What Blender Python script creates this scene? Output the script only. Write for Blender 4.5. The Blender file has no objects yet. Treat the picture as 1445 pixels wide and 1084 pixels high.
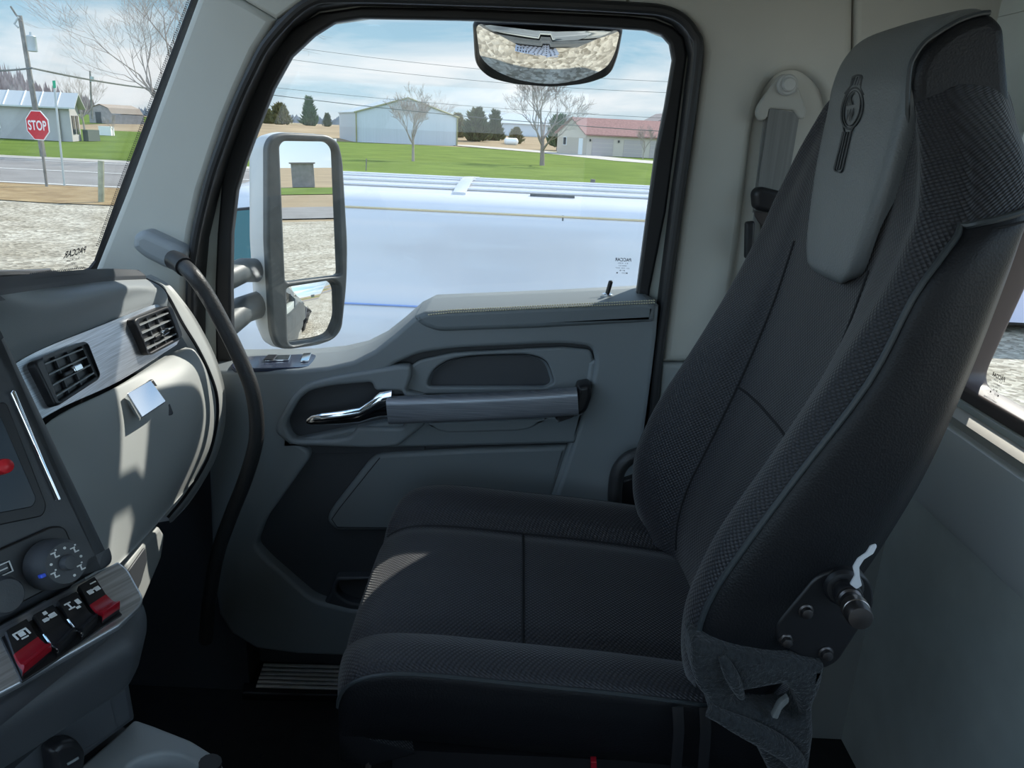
import bpy, bmesh, math, random
from mathutils import Vector, Matrix

# ------------------------------------------------------------------ camera, sky, sun, exposure
sc = bpy.context.scene
C0 = sc.collection
IMW, IMH, FPX = 1445, 1084, 1080.0
PITCH, ROLL = math.radians(18.2), math.radians(2.7)
EYE = Vector((0.0, 0.0, 2.45))
FW = Vector((0, math.cos(PITCH), -math.sin(PITCH)))
_u0 = Vector((0, math.sin(PITCH), math.cos(PITCH)))
_r0 = Vector((1, 0, 0))
UP = _u0 * math.cos(ROLL) - _r0 * math.sin(ROLL)
RT = _r0 * math.cos(ROLL) + _u0 * math.sin(ROLL)
cam = bpy.data.cameras.new('camera')
cam.sensor_width = 36.0
cam.lens = 36.0 * FPX / IMW
cam.clip_start, cam.clip_end = 0.02, 3000
camo = bpy.data.objects.new('camera', cam)
C0.objects.link(camo)
camo.matrix_world = Matrix(((RT.x, UP.x, -FW.x, EYE.x), (RT.y, UP.y, -FW.y, EYE.y), (RT.z, UP.z, -FW.z, EYE.z), (0, 0, 0, 1)))
sc.camera = camo
sc.view_settings.view_transform = 'Standard'
sc.view_settings.look = 'None'
sc.view_settings.gamma = 1.0
sc.view_settings.use_curve_mapping = False
sc.view_settings.exposure = 0.42

SUN_AZ, SUN_EL = 50.0, 41.0
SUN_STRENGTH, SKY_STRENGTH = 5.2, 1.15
sun = bpy.data.lights.new('sun', 'SUN')
sun.energy = SUN_STRENGTH
sun.angle = math.radians(0.6)
sun.color = (1.0, 0.95, 0.86)
suno = bpy.data.objects.new('sun', sun)
C0.objects.link(suno)
_a, _e = math.radians(SUN_AZ), math.radians(SUN_EL)
SUND = Vector((math.cos(_e) * math.cos(_a), math.cos(_e) * math.sin(_a), math.sin(_e)))
suno.rotation_euler = SUND.to_track_quat('Z', 'Y').to_euler()

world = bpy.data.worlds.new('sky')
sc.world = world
world.use_nodes = True
wt = world.node_tree
wt.nodes.clear()


def wn(t, **k):
    n = wt.nodes.new(t)
    for a, b in k.items():
        setattr(n, a, b)
    return n


_out = wn('ShaderNodeOutputWorld')
_bg = wn('ShaderNodeBackground')
_tc = wn('ShaderNodeTexCoord')
_sep = wn('ShaderNodeSeparateXYZ')
wt.links.new(_tc.outputs['Generated'], _sep.inputs[0])
_ramp = wn('ShaderNodeValToRGB')
_cr = _ramp.color_ramp
_cr.elements[0].position, _cr.elements[0].color = 0.0, (0.72, 0.84, 0.92, 1)
_cr.elements[1].position, _cr.elements[1].color = 0.9, (0.16, 0.36, 0.72, 1)
_el = _cr.elements.new(0.06); _el.color = (0.50, 0.76, 0.92, 1)
_el = _cr.elements.new(0.22); _el.color = (0.36, 0.62, 0.88, 1)
wt.links.new(_sep.outputs['Z'], _ramp.inputs[0])
_map = wn('ShaderNodeMapping')
_map.inputs['Scale'].default_value = (2.2, 2.2, 11.0)
_map.inputs['Location'].default_value = (3.1, 0.4, 0.35)
wt.links.new(_tc.outputs['Generated'], _map.inputs[0])
_noi = wn('ShaderNodeTexNoise')
_noi.inputs['Scale'].default_value = 1.5
_noi.inputs['Detail'].default_value = 7
_noi.inputs['Roughness'].default_value = 0.55
_noi.inputs['Distortion'].default_value = 0.4
wt.links.new(_map.outputs[0], _noi.inputs['Vector'])
_cm = wn('ShaderNodeValToRGB')
_cm.color_ramp.elements[0].position, _cm.color_ramp.elements[0].color = 0.46, (0, 0, 0, 1)
_cm.color_ramp.elements[1].position, _cm.color_ramp.elements[1].color = 0.66, (1, 1, 1, 1)
wt.links.new(_noi.outputs[0], _cm.inputs[0])
_mix = wn('ShaderNodeMix', data_type='RGBA')
wt.links.new(_cm.outputs[0], _mix.inputs[0])
wt.links.new(_ramp.outputs[0], _mix.inputs[6])
_mix.inputs[7].default_value = (1.12, 1.14, 1.17, 1)
wt.links.new(_mix.outputs[2], _bg.inputs['Color'])
# sky strength raised on the unseen driver's side, added fill for the cab interior
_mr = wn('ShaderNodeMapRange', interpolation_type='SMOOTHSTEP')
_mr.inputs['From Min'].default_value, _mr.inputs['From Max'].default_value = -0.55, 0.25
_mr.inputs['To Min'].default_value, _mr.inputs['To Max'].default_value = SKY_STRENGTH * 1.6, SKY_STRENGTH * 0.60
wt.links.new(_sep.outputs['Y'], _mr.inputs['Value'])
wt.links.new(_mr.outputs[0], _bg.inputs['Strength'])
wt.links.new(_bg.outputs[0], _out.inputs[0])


# ------------------------------------------------------------------ picking points of the place
def ray(px, py):
    return FW + RT * ((px - IMW / 2) / FPX) + UP * ((IMH / 2 - py) / FPX)


def V(px, py, x=None, y=None, z=None):
    d = ray(px, py)
    if y is not None:
        t = (y - EYE.y) / d.y
    elif x is not None:
        t = (x - EYE.x) / d.x
    else:
        t = (z - EYE.z) / d.z
    return EYE + d * t


class Fr:
    """a plane in the place: origin, two axes and a normal"""
    def __init__(s, o, u, v):
        s.o = Vector(o)
        s.u = Vector(u).normalized()
        v = Vector(v)
        s.v = (v - s.u * v.dot(s.u)).normalized()
        s.n = s.u.cross(s.v)

    def uv(s, px, py):
        d = ray(px, py)
        p = EYE + d * ((s.o - EYE).dot(s.n) / d.dot(s.n)) - s.o
        return (p.dot(s.u), p.dot(s.v))

    def w(s, a, b, h=0.0):
        return s.o + s.u * a + s.v * b + s.n * h

    def p(s, px, py, h=0.0):
        return s.w(*s.uv(px, py), h)


def D(y):
    return Fr((0, y, 0), (1, 0, 0), (0, 0, 1))


# ------------------------------------------------------------------ geometry
class Geo:
    def __init__(s, v=None, f=None, uv=None):
        s.v = v or []
        s.f = f or []
        s.uv = uv

    def __add__(s, o):
        n = len(s.v)
        uv = None
        if s.uv or o.uv:
            uv = (s.uv or [(0, 0)] * n) + (o.uv or [(0, 0)] * len(o.v))
        return Geo(s.v + o.v, s.f + [tuple(i + n for i in q) for q in o.f], uv)


def gsum(gs):
    g = Geo()
    for k in gs:
        g = g + k
    return g


def crom(a, b, c, d, t):
    return 0.5 * ((2 * b) + (c - a) * t + (2 * a - 5 * b + 4 * c - d) * t * t + (3 * b - a - 3 * c + d) * t ** 3)


def spline(pts, n=8, closed=False):
    pts = [Vector(p) for p in pts]
    m = len(pts)
    out = []
    for i in range(m if closed else m - 1):
        if closed:
            a, b, c, d = pts[i - 1], pts[i], pts[(i + 1) % m], pts[(i + 2) % m]
        else:
            b, c = pts[i], pts[i + 1]
            a = pts[i - 1] if i else b * 2 - c
            d = pts[i + 2] if i + 2 < m else c * 2 - b
        for k in range(n):
            out.append(crom(a, b, c, d, k / n))
    if not closed:
        out.append(pts[-1].copy())
    return out


def rnd(pts, r=6.0, seg=5):
    """round the corners of a closed 2D outline; a third number overrides the radius"""
    m = len(pts)
    out = []
    for i in range(m):
        p = Vector(pts[i][:2])
        rr = pts[i][2] if len(pts[i]) > 2 else r
        a, b = Vector(pts[i - 1][:2]) - p, Vector(pts[(i + 1) % m][:2]) - p
        la, lb = a.length, b.length
        k = min(rr, la * .48, lb * .48)
        if k < 1e-6:
            out.append(tuple(p))
            continue
        s, e = p + a / la * k, p + b / lb * k
        for j in range(seg + 1):
            t = j / seg
            q = s * (1 - t) ** 2 + p * 2 * t * (1 - t) + e * t * t
            out.append((q.x, q.y))
    return out


def smooth2(pts, n=5):
    return [(q.x, q.y) for q in spline([Vector((p[0], p[1], 0)) for p in pts], n, True)]


def prism2(fr, outer, holes=(), h0=0.0, h1=0.01, bevel=0.002, res=2):
    cu = bpy.data.curves.new('tmp', 'CURVE')
    cu.dimensions = '2D'
    cu.fill_mode = 'BOTH'
    bevel = min(bevel, (h1 - h0) * .49)
    cu.extrude = max((h1 - h0) / 2 - bevel, 0)
    cu.bevel_depth = bevel
    cu.bevel_resolution = res
    cu.offset = -bevel
    for poly in [outer] + list(holes):
        sp = cu.splines.new('POLY')
        sp.points.add(len(poly) - 1)
        for q, p in zip(sp.points, poly):
            q.co = (p[0], p[1], 0, 1)
        sp.use_cyclic_u = True
    ob = bpy.data.objects.new('tmp', cu)
    me = bpy.data.meshes.new_from_object(ob)
    hm = (h0 + h1) / 2
    vs = [fr.w(v.co.x, v.co.y, hm + v.co.z) for v in me.vertices]
    fs = [tuple(p.vertices) for p in me.polygons]
    bpy.data.objects.remove(ob)
    bpy.data.curves.remove(cu)
    bpy.data.meshes.remove(me)
    return Geo(vs, fs)


def prism(fr, outer, h0, h1, holes=(), bevel=0.002, r=0.0, sm=False, res=2):
    """outline traced on the photograph, laid on a plane of the place and given thickness"""
    def cv(o):
        if sm:
            o = smooth2(o)
        elif r:
            o = rnd(o, r)
        return [fr.uv(p[0], p[1]) for p in o]
    return prism2(fr, cv(outer), [cv(h) for h in holes], h0, h1, bevel, res)


def frames(pts, closed=False):
    out = []
    t0 = None
    nrm = None
    m = len(pts)
    for i in range(m):
        if closed:
            t = pts[(i + 1) % m] - pts[i - 1]
        else:
            t = pts[min(i + 1, m - 1)] - pts[max(i - 1, 0)]
        t = t.normalized() if t.length > 1e-9 else Vector((0, 0, 1))
        if nrm is None:
            nrm = t.orthogonal().normalized()
        else:
            nrm = (nrm - t * nrm.dot(t))
            nrm = nrm.normalized() if nrm.length > 1e-6 else t.orthogonal().normalized()
        out.append((t, nrm, t.cross(nrm)))
    return out


def tube(pts, r, n=10, closed=False, caps=True):
    pts = [Vector(p) for p in pts]
    fs = frames(pts, closed)
    vs, fc = [], []
    m = len(pts)
    for i, p in enumerate(pts):
        rr = r[i] if isinstance(r, (list, tuple)) else r
        _, a, b = fs[i]
        for k in range(n):
            an = 2 * math.pi * k / n
            vs.append(p + (a * math.cos(an) + b * math.sin(an)) * rr)
    for i in range(m if closed else m - 1):
        j = (i + 1) % m
        for k in range(n):
            l = (k + 1) % n
            fc.append((i * n + k, i * n + l, j * n + l, j * n + k))
    if caps and not closed:
        fc.append(tuple(range(n - 1, -1, -1)))
        fc.append(tuple((m - 1) * n + k for k in range(n)))
    return Geo(vs, fc)


def sweep(pts, prof, side, caps=True):
    """sweep a closed 2D profile (a along side, b along side x tangent) on a path with a fixed side vector"""
    pts = [Vector(p) for p in pts]
    side = Vector(side)
    vs, fc = [], []
    m, n = len(pts), len(prof)
    for i, p in enumerate(pts):
        t = (pts[min(i + 1, m - 1)] - pts[max(i - 1, 0)]).normalized()
        s = (side - t * side.dot(t)).normalized()
        b = t.cross(s)
        for a, c in prof:
            vs.append(p + s * a + b * c)
    for i in range(m - 1):
        for k in range(n):
            l = (k + 1) % n
            fc.append((i * n + k, i * n + l, (i + 1) * n + l, (i + 1) * n + k))
    if caps:
        fc.append(tuple(range(n - 1, -1, -1)))
        fc.append(tuple((m - 1) * n + k for k in range(n)))
    return Geo(vs, fc)


def box(a, b):
    x0, y0, z0 = a
    x1, y1, z1 = b
    v = [Vector(p) for p in ((x0, y0, z0), (x1, y0, z0), (x1, y1, z0), (x0, y1, z0), (x0, y0, z1), (x1, y0, z1), (x1, y1, z1), (x0, y1, z1))]
    return Geo(v, [(0, 3, 2, 1), (4, 5, 6, 7), (0, 1, 5, 4), (1, 2, 6, 5), (2, 3, 7, 6), (3, 0, 4, 7)])


def fbox(fr, a0, a1, b0, b1, h0, h1):
    v = [fr.w(a, b, h) for h in (h0, h1) for a, b in ((a0, b0), (a1, b0), (a1, b1), (a0, b1))]
    return Geo(v, [(0, 3, 2, 1), (4, 5, 6, 7), (0, 1, 5, 4), (1, 2, 6, 5), (2, 3, 7, 6), (3, 0, 4, 7)])


def rbox2(w, h, r, seg=4):
    """rounded rectangle centred on the origin"""
    return rnd([(-w / 2, -h / 2), (w / 2, -h / 2), (w / 2, h / 2), (-w / 2, h / 2)], r, seg)


def shift(pts, dx, dy):
    return [(p[0] + dx, p[1] + dy) for p in pts]


def lathe(fr, prof, n=24):
    """prof: (radius, height) from bottom to top, around the plane's normal"""
    vs, fc = [], []
    for r, h in prof:
        for k in range(n):
            a = 2 * math.pi * k / n
            vs.append(fr.w(r * math.cos(a), r * math.sin(a), h))
    m = len(prof)
    for i in range(m - 1):
        for k in range(n):
            l = (k + 1) % n
            fc.append((i * n + k, i * n + l, (i + 1) * n + l, (i + 1) * n + k))
    fc.append(tuple(range(n - 1, -1, -1)))
    fc.append(tuple((m - 1) * n + k for k in range(n)))
    return Geo(vs, fc)


def surf_pts(ctrl, nr=6, ncol=6):
    rows = [spline(r, ncol) for r in ctrl]
    cols = len(rows[0])
    cc = [spline([r[j] for r in rows], nr) for j in range(cols)]
    return [[cc[j][i] for j in range(cols)] for i in range(len(cc[0]))]


def grid_geo(P, r0=0, r1=None, c0=0, c1=None, UV=None):
    r1 = len(P) - 1 if r1 is None else r1
    c1 = len(P[0]) - 1 if c1 is None else c1
    vs, fc, uv = [], [], []
    w = c1 - c0 + 1
    for i in range(r0, r1 + 1):
        for j in range(c0, c1 + 1):
            vs.append(P[i][j].copy())
            uv.append(UV[i][j] if UV else (0, 0))
    for i in range(r1 - r0):
        for j in range(w - 1):
            fc.append((i * w + j, i * w + j + 1, (i + 1) * w + j + 1, (i + 1) * w + j))
    return Geo(vs, fc, uv if UV else None)


def grid_uv(P):
    R, Cn = len(P), len(P[0])
    mid = Cn // 2
    acc = [0.0] * Cn
    UV = []
    for i in range(R):
        if i:
            acc = [acc[j] + (P[i][j] - P[i - 1][j]).length for j in range(Cn)]
        d = [0.0]
        for j in range(1, Cn):
            d.append(d[-1] + (P[i][j] - P[i][j - 1]).length)
        UV.append([(q - d[mid], v_) for q, v_ in zip(d, acc)])
    return UV


def surf(ctrl, nr=6, ncol=6):
    P = surf_pts(ctrl, nr, ncol)
    return grid_geo(P, UV=grid_uv(P))


def text_geo(s, fr, a, b, h, width, height, mirror=False, thick=0.0006, spacing=1.0, shear=0.0, bold=0.0):
    cu = bpy.data.curves.new('tmp', 'FONT')
    cu.body = s
    cu.align_x = 'CENTER'
    cu.align_y = 'CENTER'
    cu.space_character = spacing
    cu.shear = shear
    cu.offset = bold
    cu.extrude = 0
    ob = bpy.data.objects.new('tmp', cu)
    me = bpy.data.meshes.new_from_object(ob)
    if not len(me.vertices):
        return Geo()
    xs = [v.co.x for v in me.vertices]
    ys = [v.co.y for v in me.vertices]
    sx = width / max(max(xs) - min(xs), 1e-6)
    sy = height / max(max(ys) - min(ys), 1e-6)
    mx, my = (max(xs) + min(xs)) / 2, (max(ys) + min(ys)) / 2
    if mirror:
        sx = -sx
    vs = [fr.w(a + (v.co.x - mx) * sx, b + (v.co.y - my) * sy, h) for v in me.vertices]
    fs = [tuple(p.vertices) for p in me.polygons]
    bpy.data.objects.remove(ob)
    bpy.data.curves.remove(cu)
    bpy.data.meshes.remove(me)
    return Geo(vs, fs)


# ------------------------------------------------------------------ objects
ROOTLOC = {}


def thing(name, label, cat, loc=(0, 0, 0), group=None, kind=None):
    o = bpy.data.objects.new(name, None)
    o.empty_display_size = 0.05
    C0.objects.link(o)
    o.location = loc
    ROOTLOC[o] = Vector(loc)
    tag(o, label, cat, group, kind)
    return o


def tag(o, label=None, cat=None, group=None, kind=None):
    for k, v in (('label', label), ('category', cat), ('group', group), ('kind', kind)):
        if v:
            o[k] = v
    return o


def make(name, g, mat, parent=None, angle=35, origin=None, label=None, sub=0):
    if parent is not None:
        loc = ROOTLOC[parent]
    elif origin is not None:
        loc = Vector(origin)
    else:
        xs, ys, zs = [v.x for v in g.v], [v.y for v in g.v], [v.z for v in g.v]
        loc = Vector(((min(xs) + max(xs)) / 2, (min(ys) + max(ys)) / 2, min(zs)))
    me = bpy.data.meshes.new(name)
    me.from_pydata([tuple(v - loc) for v in g.v], [], g.f)
    me.validate(clean_customdata=False)
    bm = bmesh.new()
    bm.from_mesh(me)
    bmesh.ops.recalc_face_normals(bm, faces=bm.faces)
    bm.to_mesh(me)
    bm.free()
    if g.uv:
        ul = me.uv_layers.new(name='UVMap')
        for l in me.loops:
            ul.data[l.index].uv = g.uv[l.vertex_index]
    if angle:
        me.shade_smooth()
        me.set_sharp_from_angle(angle=math.radians(angle))
    me.materials.append(mat)
    o = bpy.data.objects.new(name, me)
    C0.objects.link(o)
    if parent is not None:
        o.parent = parent
        ROOTLOC[o] = loc
    else:
        o.location = loc
        ROOTLOC[o] = loc
    if label:
        o['label'] = label
    if sub:
        md = o.modifiers.new('sub', 'SUBSURF')
        md.levels = md.render_levels = sub
    return o


def struct(name, g, mat, **k):
    return tag(make(name, g, mat, **k), kind='structure')


# ------------------------------------------------------------------ materials
MATS = {}


def mat(name, col, rough=0.5, metal=0.0, spec=0.5, noise=0.0, nscale=40.0, bump=0.0, bscale=300.0, bdist=0.001, sheen=0.0, coat=0.0, stretch=None):
    m = bpy.data.materials.new(name)
    m.use_nodes = True
    nt = m.node_tree
    b = nt.nodes['Principled BSDF']
    b.inputs['Base Color'].default_value = (*col, 1)
    b.inputs['Roughness'].default_value = rough
    b.inputs['Metallic'].default_value = metal
    b.inputs['Specular IOR Level'].default_value = spec
    if sheen:
        b.inputs['Sheen Weight'].default_value = sheen
        b.inputs['Sheen Roughness'].default_value = 0.4
    if coat:
        b.inputs['Coat Weight'].default_value = coat
        b.inputs['Coat Roughness'].default_value = 0.05
    tc = nt.nodes.new('ShaderNodeTexCoord')
    src = tc.outputs['Object']
    if stretch:
        mp = nt.nodes.new('ShaderNodeMapping')
        mp.inputs['Scale'].default_value = stretch
        nt.links.new(src, mp.inputs[0])
        src = mp.outputs[0]
    if noise:
        n = nt.nodes.new('ShaderNodeTexNoise')
        n.inputs['Scale'].default_value = nscale
        n.inputs['Detail'].default_value = 5
        nt.links.new(src, n.inputs['Vector'])
        r = nt.nodes.new('ShaderNodeValToRGB')
        r.color_ramp.elements[0].position = 0.3
        r.color_ramp.elements[1].position = 0.7
        r.color_ramp.elements[0].color = (*[c * (1 - noise) for c in col], 1)
        r.color_ramp.elements[1].color = (*[min(1, c * (1 + noise)) for c in col], 1)
        nt.links.new(n.outputs[0], r.inputs[0])
        nt.links.new(r.outputs[0], b.inputs['Base Color'])
    if bump:
        n = nt.nodes.new('ShaderNodeTexNoise')
        n.inputs['Scale'].default_value = bscale
        n.inputs['Detail'].default_value = 3
        nt.links.new(src, n.inputs['Vector'])
        bp = nt.nodes.new('ShaderNodeBump')
        bp.inputs['Strength'].default_value = bump
        bp.inputs['Distance'].default_value = bdist
        nt.links.new(n.outputs[0], bp.inputs['Height'])
        nt.links.new(bp.outputs[0], b.inputs['Normal'])
    MATS[name] = m
    return m


def fabric_mat(name, lo, hi, pitch=0.0046):
    """dotted knit: rows of small raised dots laid along the surface's own metres"""
    m = mat(name, lo, 0.52, spec=0.5, sheen=0.28)
    nt = m.node_tree
    b = nt.nodes['Principled BSDF']
    uv = nt.nodes.new('ShaderNodeUVMap')
    mp = nt.nodes.new('ShaderNodeMapping')
    mp.inputs['Rotation'].default_value = (0, 0, math.radians(45))
    mp.inputs['Scale'].default_value = (1 / pitch, 1 / pitch, 1)
    nt.links.new(uv.outputs[0], mp.inputs[0])
    vo = nt.nodes.new('ShaderNodeTexVoronoi')
    vo.voronoi_dimensions = '2D'
    vo.inputs['Randomness'].default_value = 0.06
    vo.inputs['Scale'].default_value = 1.0
    nt.links.new(mp.outputs[0], vo.inputs['Vector'])
    r = nt.nodes.new('ShaderNodeValToRGB')
    r.color_ramp.elements[0].position, r.color_ramp.elements[0].color = 0.15, (*hi, 1)
    r.color_ramp.elements[1].position, r.color_ramp.elements[1].color = 0.55, (*lo, 1)
    nt.links.new(vo.outputs['Distance'], r.inputs[0])
    nt.links.new(r.outputs[0], b.inputs['Base Color'])
    bp = nt.nodes.new('ShaderNodeBump')
    bp.invert = True
    bp.inputs['Strength'].default_value = 0.8
    bp.inputs['Distance'].default_value = 0.002
    nt.links.new(vo.outputs['Distance'], bp.inputs['Height'])
    nt.links.new(bp.outputs[0], b.inputs['Normal'])
    return m


def leather_mat(name, col, rough, lspec=0.5):
    m = mat(name, col, rough, spec=lspec)
    nt = m.node_tree
    b = nt.nodes['Principled BSDF']
    tc = nt.nodes.new('ShaderNodeTexCoord')
    vo = nt.nodes.new('ShaderNodeTexVoronoi')
    vo.inputs['Scale'].default_value = 420
    nt.links.new(tc.outputs['Object'], vo.inputs['Vector'])
    bp = nt.nodes.new('ShaderNodeBump')
    bp.inputs['Strength'].default_value = 0.25
    bp.inputs['Distance'].default_value = 0.001
    nt.links.new(vo.outputs['Distance'], bp.inputs['Height'])
    nt.links.new(bp.outputs[0], b.inputs['Normal'])
    return m


def brushed_mat(name, col, rough=0.3, rot=0.6, metal=0.9):
    """hatched brushed metal: two crossing sets of fine scratches"""
    m = mat(name, col, rough, metal)
    nt = m.node_tree
    b = nt.nodes['Principled BSDF']
    tc = nt.nodes.new('ShaderNodeTexCoord')
    outs = []
    for sgn in (1, -1):
        mp = nt.nodes.new('ShaderNodeMapping')
        mp.inputs['Rotation'].default_value = (0.3, sgn * rot, 0)
        mp.inputs['Scale'].default_value = (15, 15, 900)
        nt.links.new(tc.outputs['Object'], mp.inputs[0])
        n = nt.nodes.new('ShaderNodeTexNoise')
        n.inputs['Scale'].default_value = 1.0
        n.inputs['Detail'].default_value = 2
        nt.links.new(mp.outputs[0], n.inputs['Vector'])
        outs.append(n.outputs[0])
    ad = nt.nodes.new('ShaderNodeMath')
    ad.operation = 'ADD'
    nt.links.new(outs[0], ad.inputs[0])
    nt.links.new(outs[1], ad.inputs[1])
    r = nt.nodes.new('ShaderNodeValToRGB')
    r.color_ramp.elements[0].position, r.color_ramp.elements[0].color = 0.3, (*[c * .6 for c in col], 1)
    r.color_ramp.elements[1].position, r.color_ramp.elements[1].color = 0.72, (*[min(1, c * 1.3) for c in col], 1)
    hv = nt.nodes.new('ShaderNodeMath')
    hv.operation = 'MULTIPLY'
    hv.inputs[1].default_value = 0.5
    nt.links.new(ad.outputs[0], hv.inputs[0])
    nt.links.new(hv.outputs[0], r.inputs[0])
    nt.links.new(r.outputs[0], b.inputs['Base Color'])
    return m


def glass_mat(name, tint=(0.965, 0.98, 0.98), refl=0.09):
    m = bpy.data.materials.new(name)
    m.use_nodes = True
    nt = m.node_tree
    nt.nodes.clear()
    o = nt.nodes.new('ShaderNodeOutputMaterial')
    t = nt.nodes.new('ShaderNodeBsdfTransparent')
    t.inputs[0].default_value = (*tint, 1)
    g = nt.nodes.new('ShaderNodeBsdfGlossy')
    g.inputs['Roughness'].default_value = 0.0
    lw = nt.nodes.new('ShaderNodeLayerWeight')
    lw.inputs[0].default_value = 0.5
    pw = nt.nodes.new('ShaderNodeMath')
    pw.operation = 'POWER'
    pw.inputs[1].default_value = 4.0
    nt.links.new(lw.outputs['Facing'], pw.inputs[0])
    ma = nt.nodes.new('ShaderNodeMath')
    ma.operation = 'MULTIPLY_ADD'
    ma.inputs[1].default_value = 0.5
    ma.inputs[2].default_value = refl * 0.35
    nt.links.new(pw.outputs[0], ma.inputs[0])
    mx = nt.nodes.new('ShaderNodeMixShader')
    nt.links.new(ma.outputs[0], mx.inputs[0])
    nt.links.new(t.outputs[0], mx.inputs[1])
    nt.links.new(g.outputs[0], mx.inputs[2])
    nt.links.new(mx.outputs[0], o.inputs[0])
    return m


def ground_mat(name, c0, c1, scale, detail=6, c2=None, fine=None, bump=0.0, rough=0.95):
    m = mat(name, c0, rough, spec=0.1)
    nt = m.node_tree
    b = nt.nodes['Principled BSDF']
    tc = nt.nodes.new('ShaderNodeTexCoord')
    n = nt.nodes.new('ShaderNodeTexNoise')
    n.inputs['Scale'].default_value = scale
    n.inputs['Detail'].default_value = detail
    n.inputs['Roughness'].default_value = 0.65
    nt.links.new(tc.outputs['Object'], n.inputs['Vector'])
    r = nt.nodes.new('ShaderNodeValToRGB')
    r.color_ramp.elements[0].position, r.color_ramp.elements[0].color = 0.35, (*c0, 1)
    r.color_ramp.elements[1].position, r.color_ramp.elements[1].color = 0.65, (*c1, 1)
    nt.links.new(n.outputs[0], r.inputs[0])
    col = r.outputs[0]
    if fine:
        n2 = nt.nodes.new('ShaderNodeTexVoronoi')
        n2.inputs['Scale'].default_value = fine
        nt.links.new(tc.outputs['Object'], n2.inputs['Vector'])
        sepc = nt.nodes.new('ShaderNodeSeparateColor')
        nt.links.new(n2.outputs['Color'], sepc.inputs[0])
        r2 = nt.nodes.new('ShaderNodeValToRGB')
        r2.color_ramp.elements[0].color = (0.55, 0.53, 0.5, 1)
        r2.color_ramp.elements[1].color = (1.35, 1.35, 1.35, 1)
        nt.links.new(sepc.outputs[0], r2.inputs[0])
        mx = nt.nodes.new('ShaderNodeMix')
        mx.data_type = 'RGBA'
        mx.blend_type = 'MULTIPLY'
        mx.inputs[0].default_value = 1.0
        nt.links.new(col, mx.inputs[6])
        nt.links.new(r2.outputs[0], mx.inputs[7])
        col = mx.outputs[2]
        if bump:
            bp = nt.nodes.new('ShaderNodeBump')
            bp.inputs['Strength'].default_value = bump
            bp.inputs['Distance'].default_value = 0.02
            nt.links.new(n2.outputs['Distance'], bp.inputs['Height'])
            nt.links.new(bp.outputs[0], b.inputs['Normal'])
    nt.links.new(col, b.inputs['Base Color'])
    return m


M_pillar = mat('pale_warm_grey_plastic', (0.46, 0.46, 0.42), 0.6, noise=0.04, nscale=6, bump=0.15, bscale=900, bdist=0.0005)
M_pillar_lo = mat('mid_grey_plastic', (0.27, 0.29, 0.285), 0.6, bump=0.15, bscale=900, bdist=0.0005)
M_door = mat('slate_grey_plastic', (0.20, 0.225, 0.24), 0.5, bump=0.2, bscale=700, bdist=0.0005)
M_doorpad = mat('slate_grey_vinyl', (0.17, 0.195, 0.21), 0.5, bump=0.3, bscale=500, bdist=0.0006)
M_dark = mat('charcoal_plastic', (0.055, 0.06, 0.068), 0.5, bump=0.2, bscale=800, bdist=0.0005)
M_dash = mat('grey_dash_plastic', (0.27, 0.29, 0.30), 0.5, bump=0.2, bscale=700, bdist=0.0005)
M_dashlow = mat('pale_grey_dash_plastic', (0.34, 0.35, 0.34), 0.5, bump=0.12, bscale=700, bdist=0.0004)
M_black = mat('black_plastic', (0.012, 0.012, 0.014), 0.4)
M_rubber = mat('black_rubber', (0.014, 0.015, 0.017), 0.5)
M_strip = mat('painted_door_edge', (0.55, 0.60, 0.58), 0.4)
M_floor = mat('black_rubber_floor', (0.012, 0.012, 0.013), 0.8, noise=0.3, nscale=30, bump=0.3, bscale=200)
M_alu = mat('ribbed_aluminium', (0.72, 0.70, 0.64), 0.35, 0.15, noise=0.1, nscale=60)
M_chrome = mat('chrome', (0.85, 0.87, 0.9), 0.06, 1.0)
M_steel = mat('dark_steel', (0.12, 0.11, 0.11), 0.35, 0.9)
M_bolt = mat('worn_steel', (0.34, 0.30, 0.28), 0.3, 1.0)
M_mirror = mat('mirror_glass', (0.92, 0.93, 0.93), 0.0, 1.0)
M_hatched = brushed_mat('hatched_grey_metal', (0.30, 0.32, 0.36), 0.38, metal=0.6)
M_brushed = brushed_mat('brushed_silver', (0.60, 0.62, 0.66), 0.33, metal=0.85)
M_fabric = fabric_mat('black_dotted_knit', (0.005, 0.005, 0.0065), (0.030, 0.030, 0.038))
M_leather = leather_mat('black_leather', (0.007, 0.0075, 0.0095), 0.46, 0.32)
M_padleather = leather_mat('grey_leather', (0.125, 0.133, 0.135), 0.40)
M_piping = mat('piping_cord', (0.035, 0.042, 0.046), 0.4)
M_seam = mat('seam_thread', (0.006, 0.006, 0.008), 0.8)
M_thread = mat('pale_thread', (0.62, 0.58, 0.42), 0.7)
M_fleece = mat('dark_grey_fleece', (0.022, 0.025, 0.027), 0.95, noise=0.45, nscale=220, bump=1.0, bscale=260, bdist=0.004, sheen=0.2)
M_web = mat('grey_belt_webbing', (0.16, 0.165, 0.16), 0.7, noise=0.2, nscale=1.0, stretch=(160, 160, 4))
M_beltplastic = mat('taupe_grey_plastic', (0.36, 0.36, 0.33), 0.5)
M_beltbolt = mat('grey_bolt_cap', (0.42, 0.43, 0.42), 0.4)
M_tape = mat('torn_white_tape', (0.62, 0.62, 0.64), 0.7)
M_emboss = mat('embossed_black', (0.02, 0.023, 0.025), 0.5)
M_rear = mat('rear_grey_vinyl', (0.56, 0.60, 0.58), 0.6, noise=0.08, nscale=9, bump=0.3, bscale=500, bdist=0.0006)
M_rearpad = mat('rear_grey_pad', (0.72, 0.74, 0.74), 0.6, bump=0.2, bscale=500, bdist=0.0006)
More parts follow.
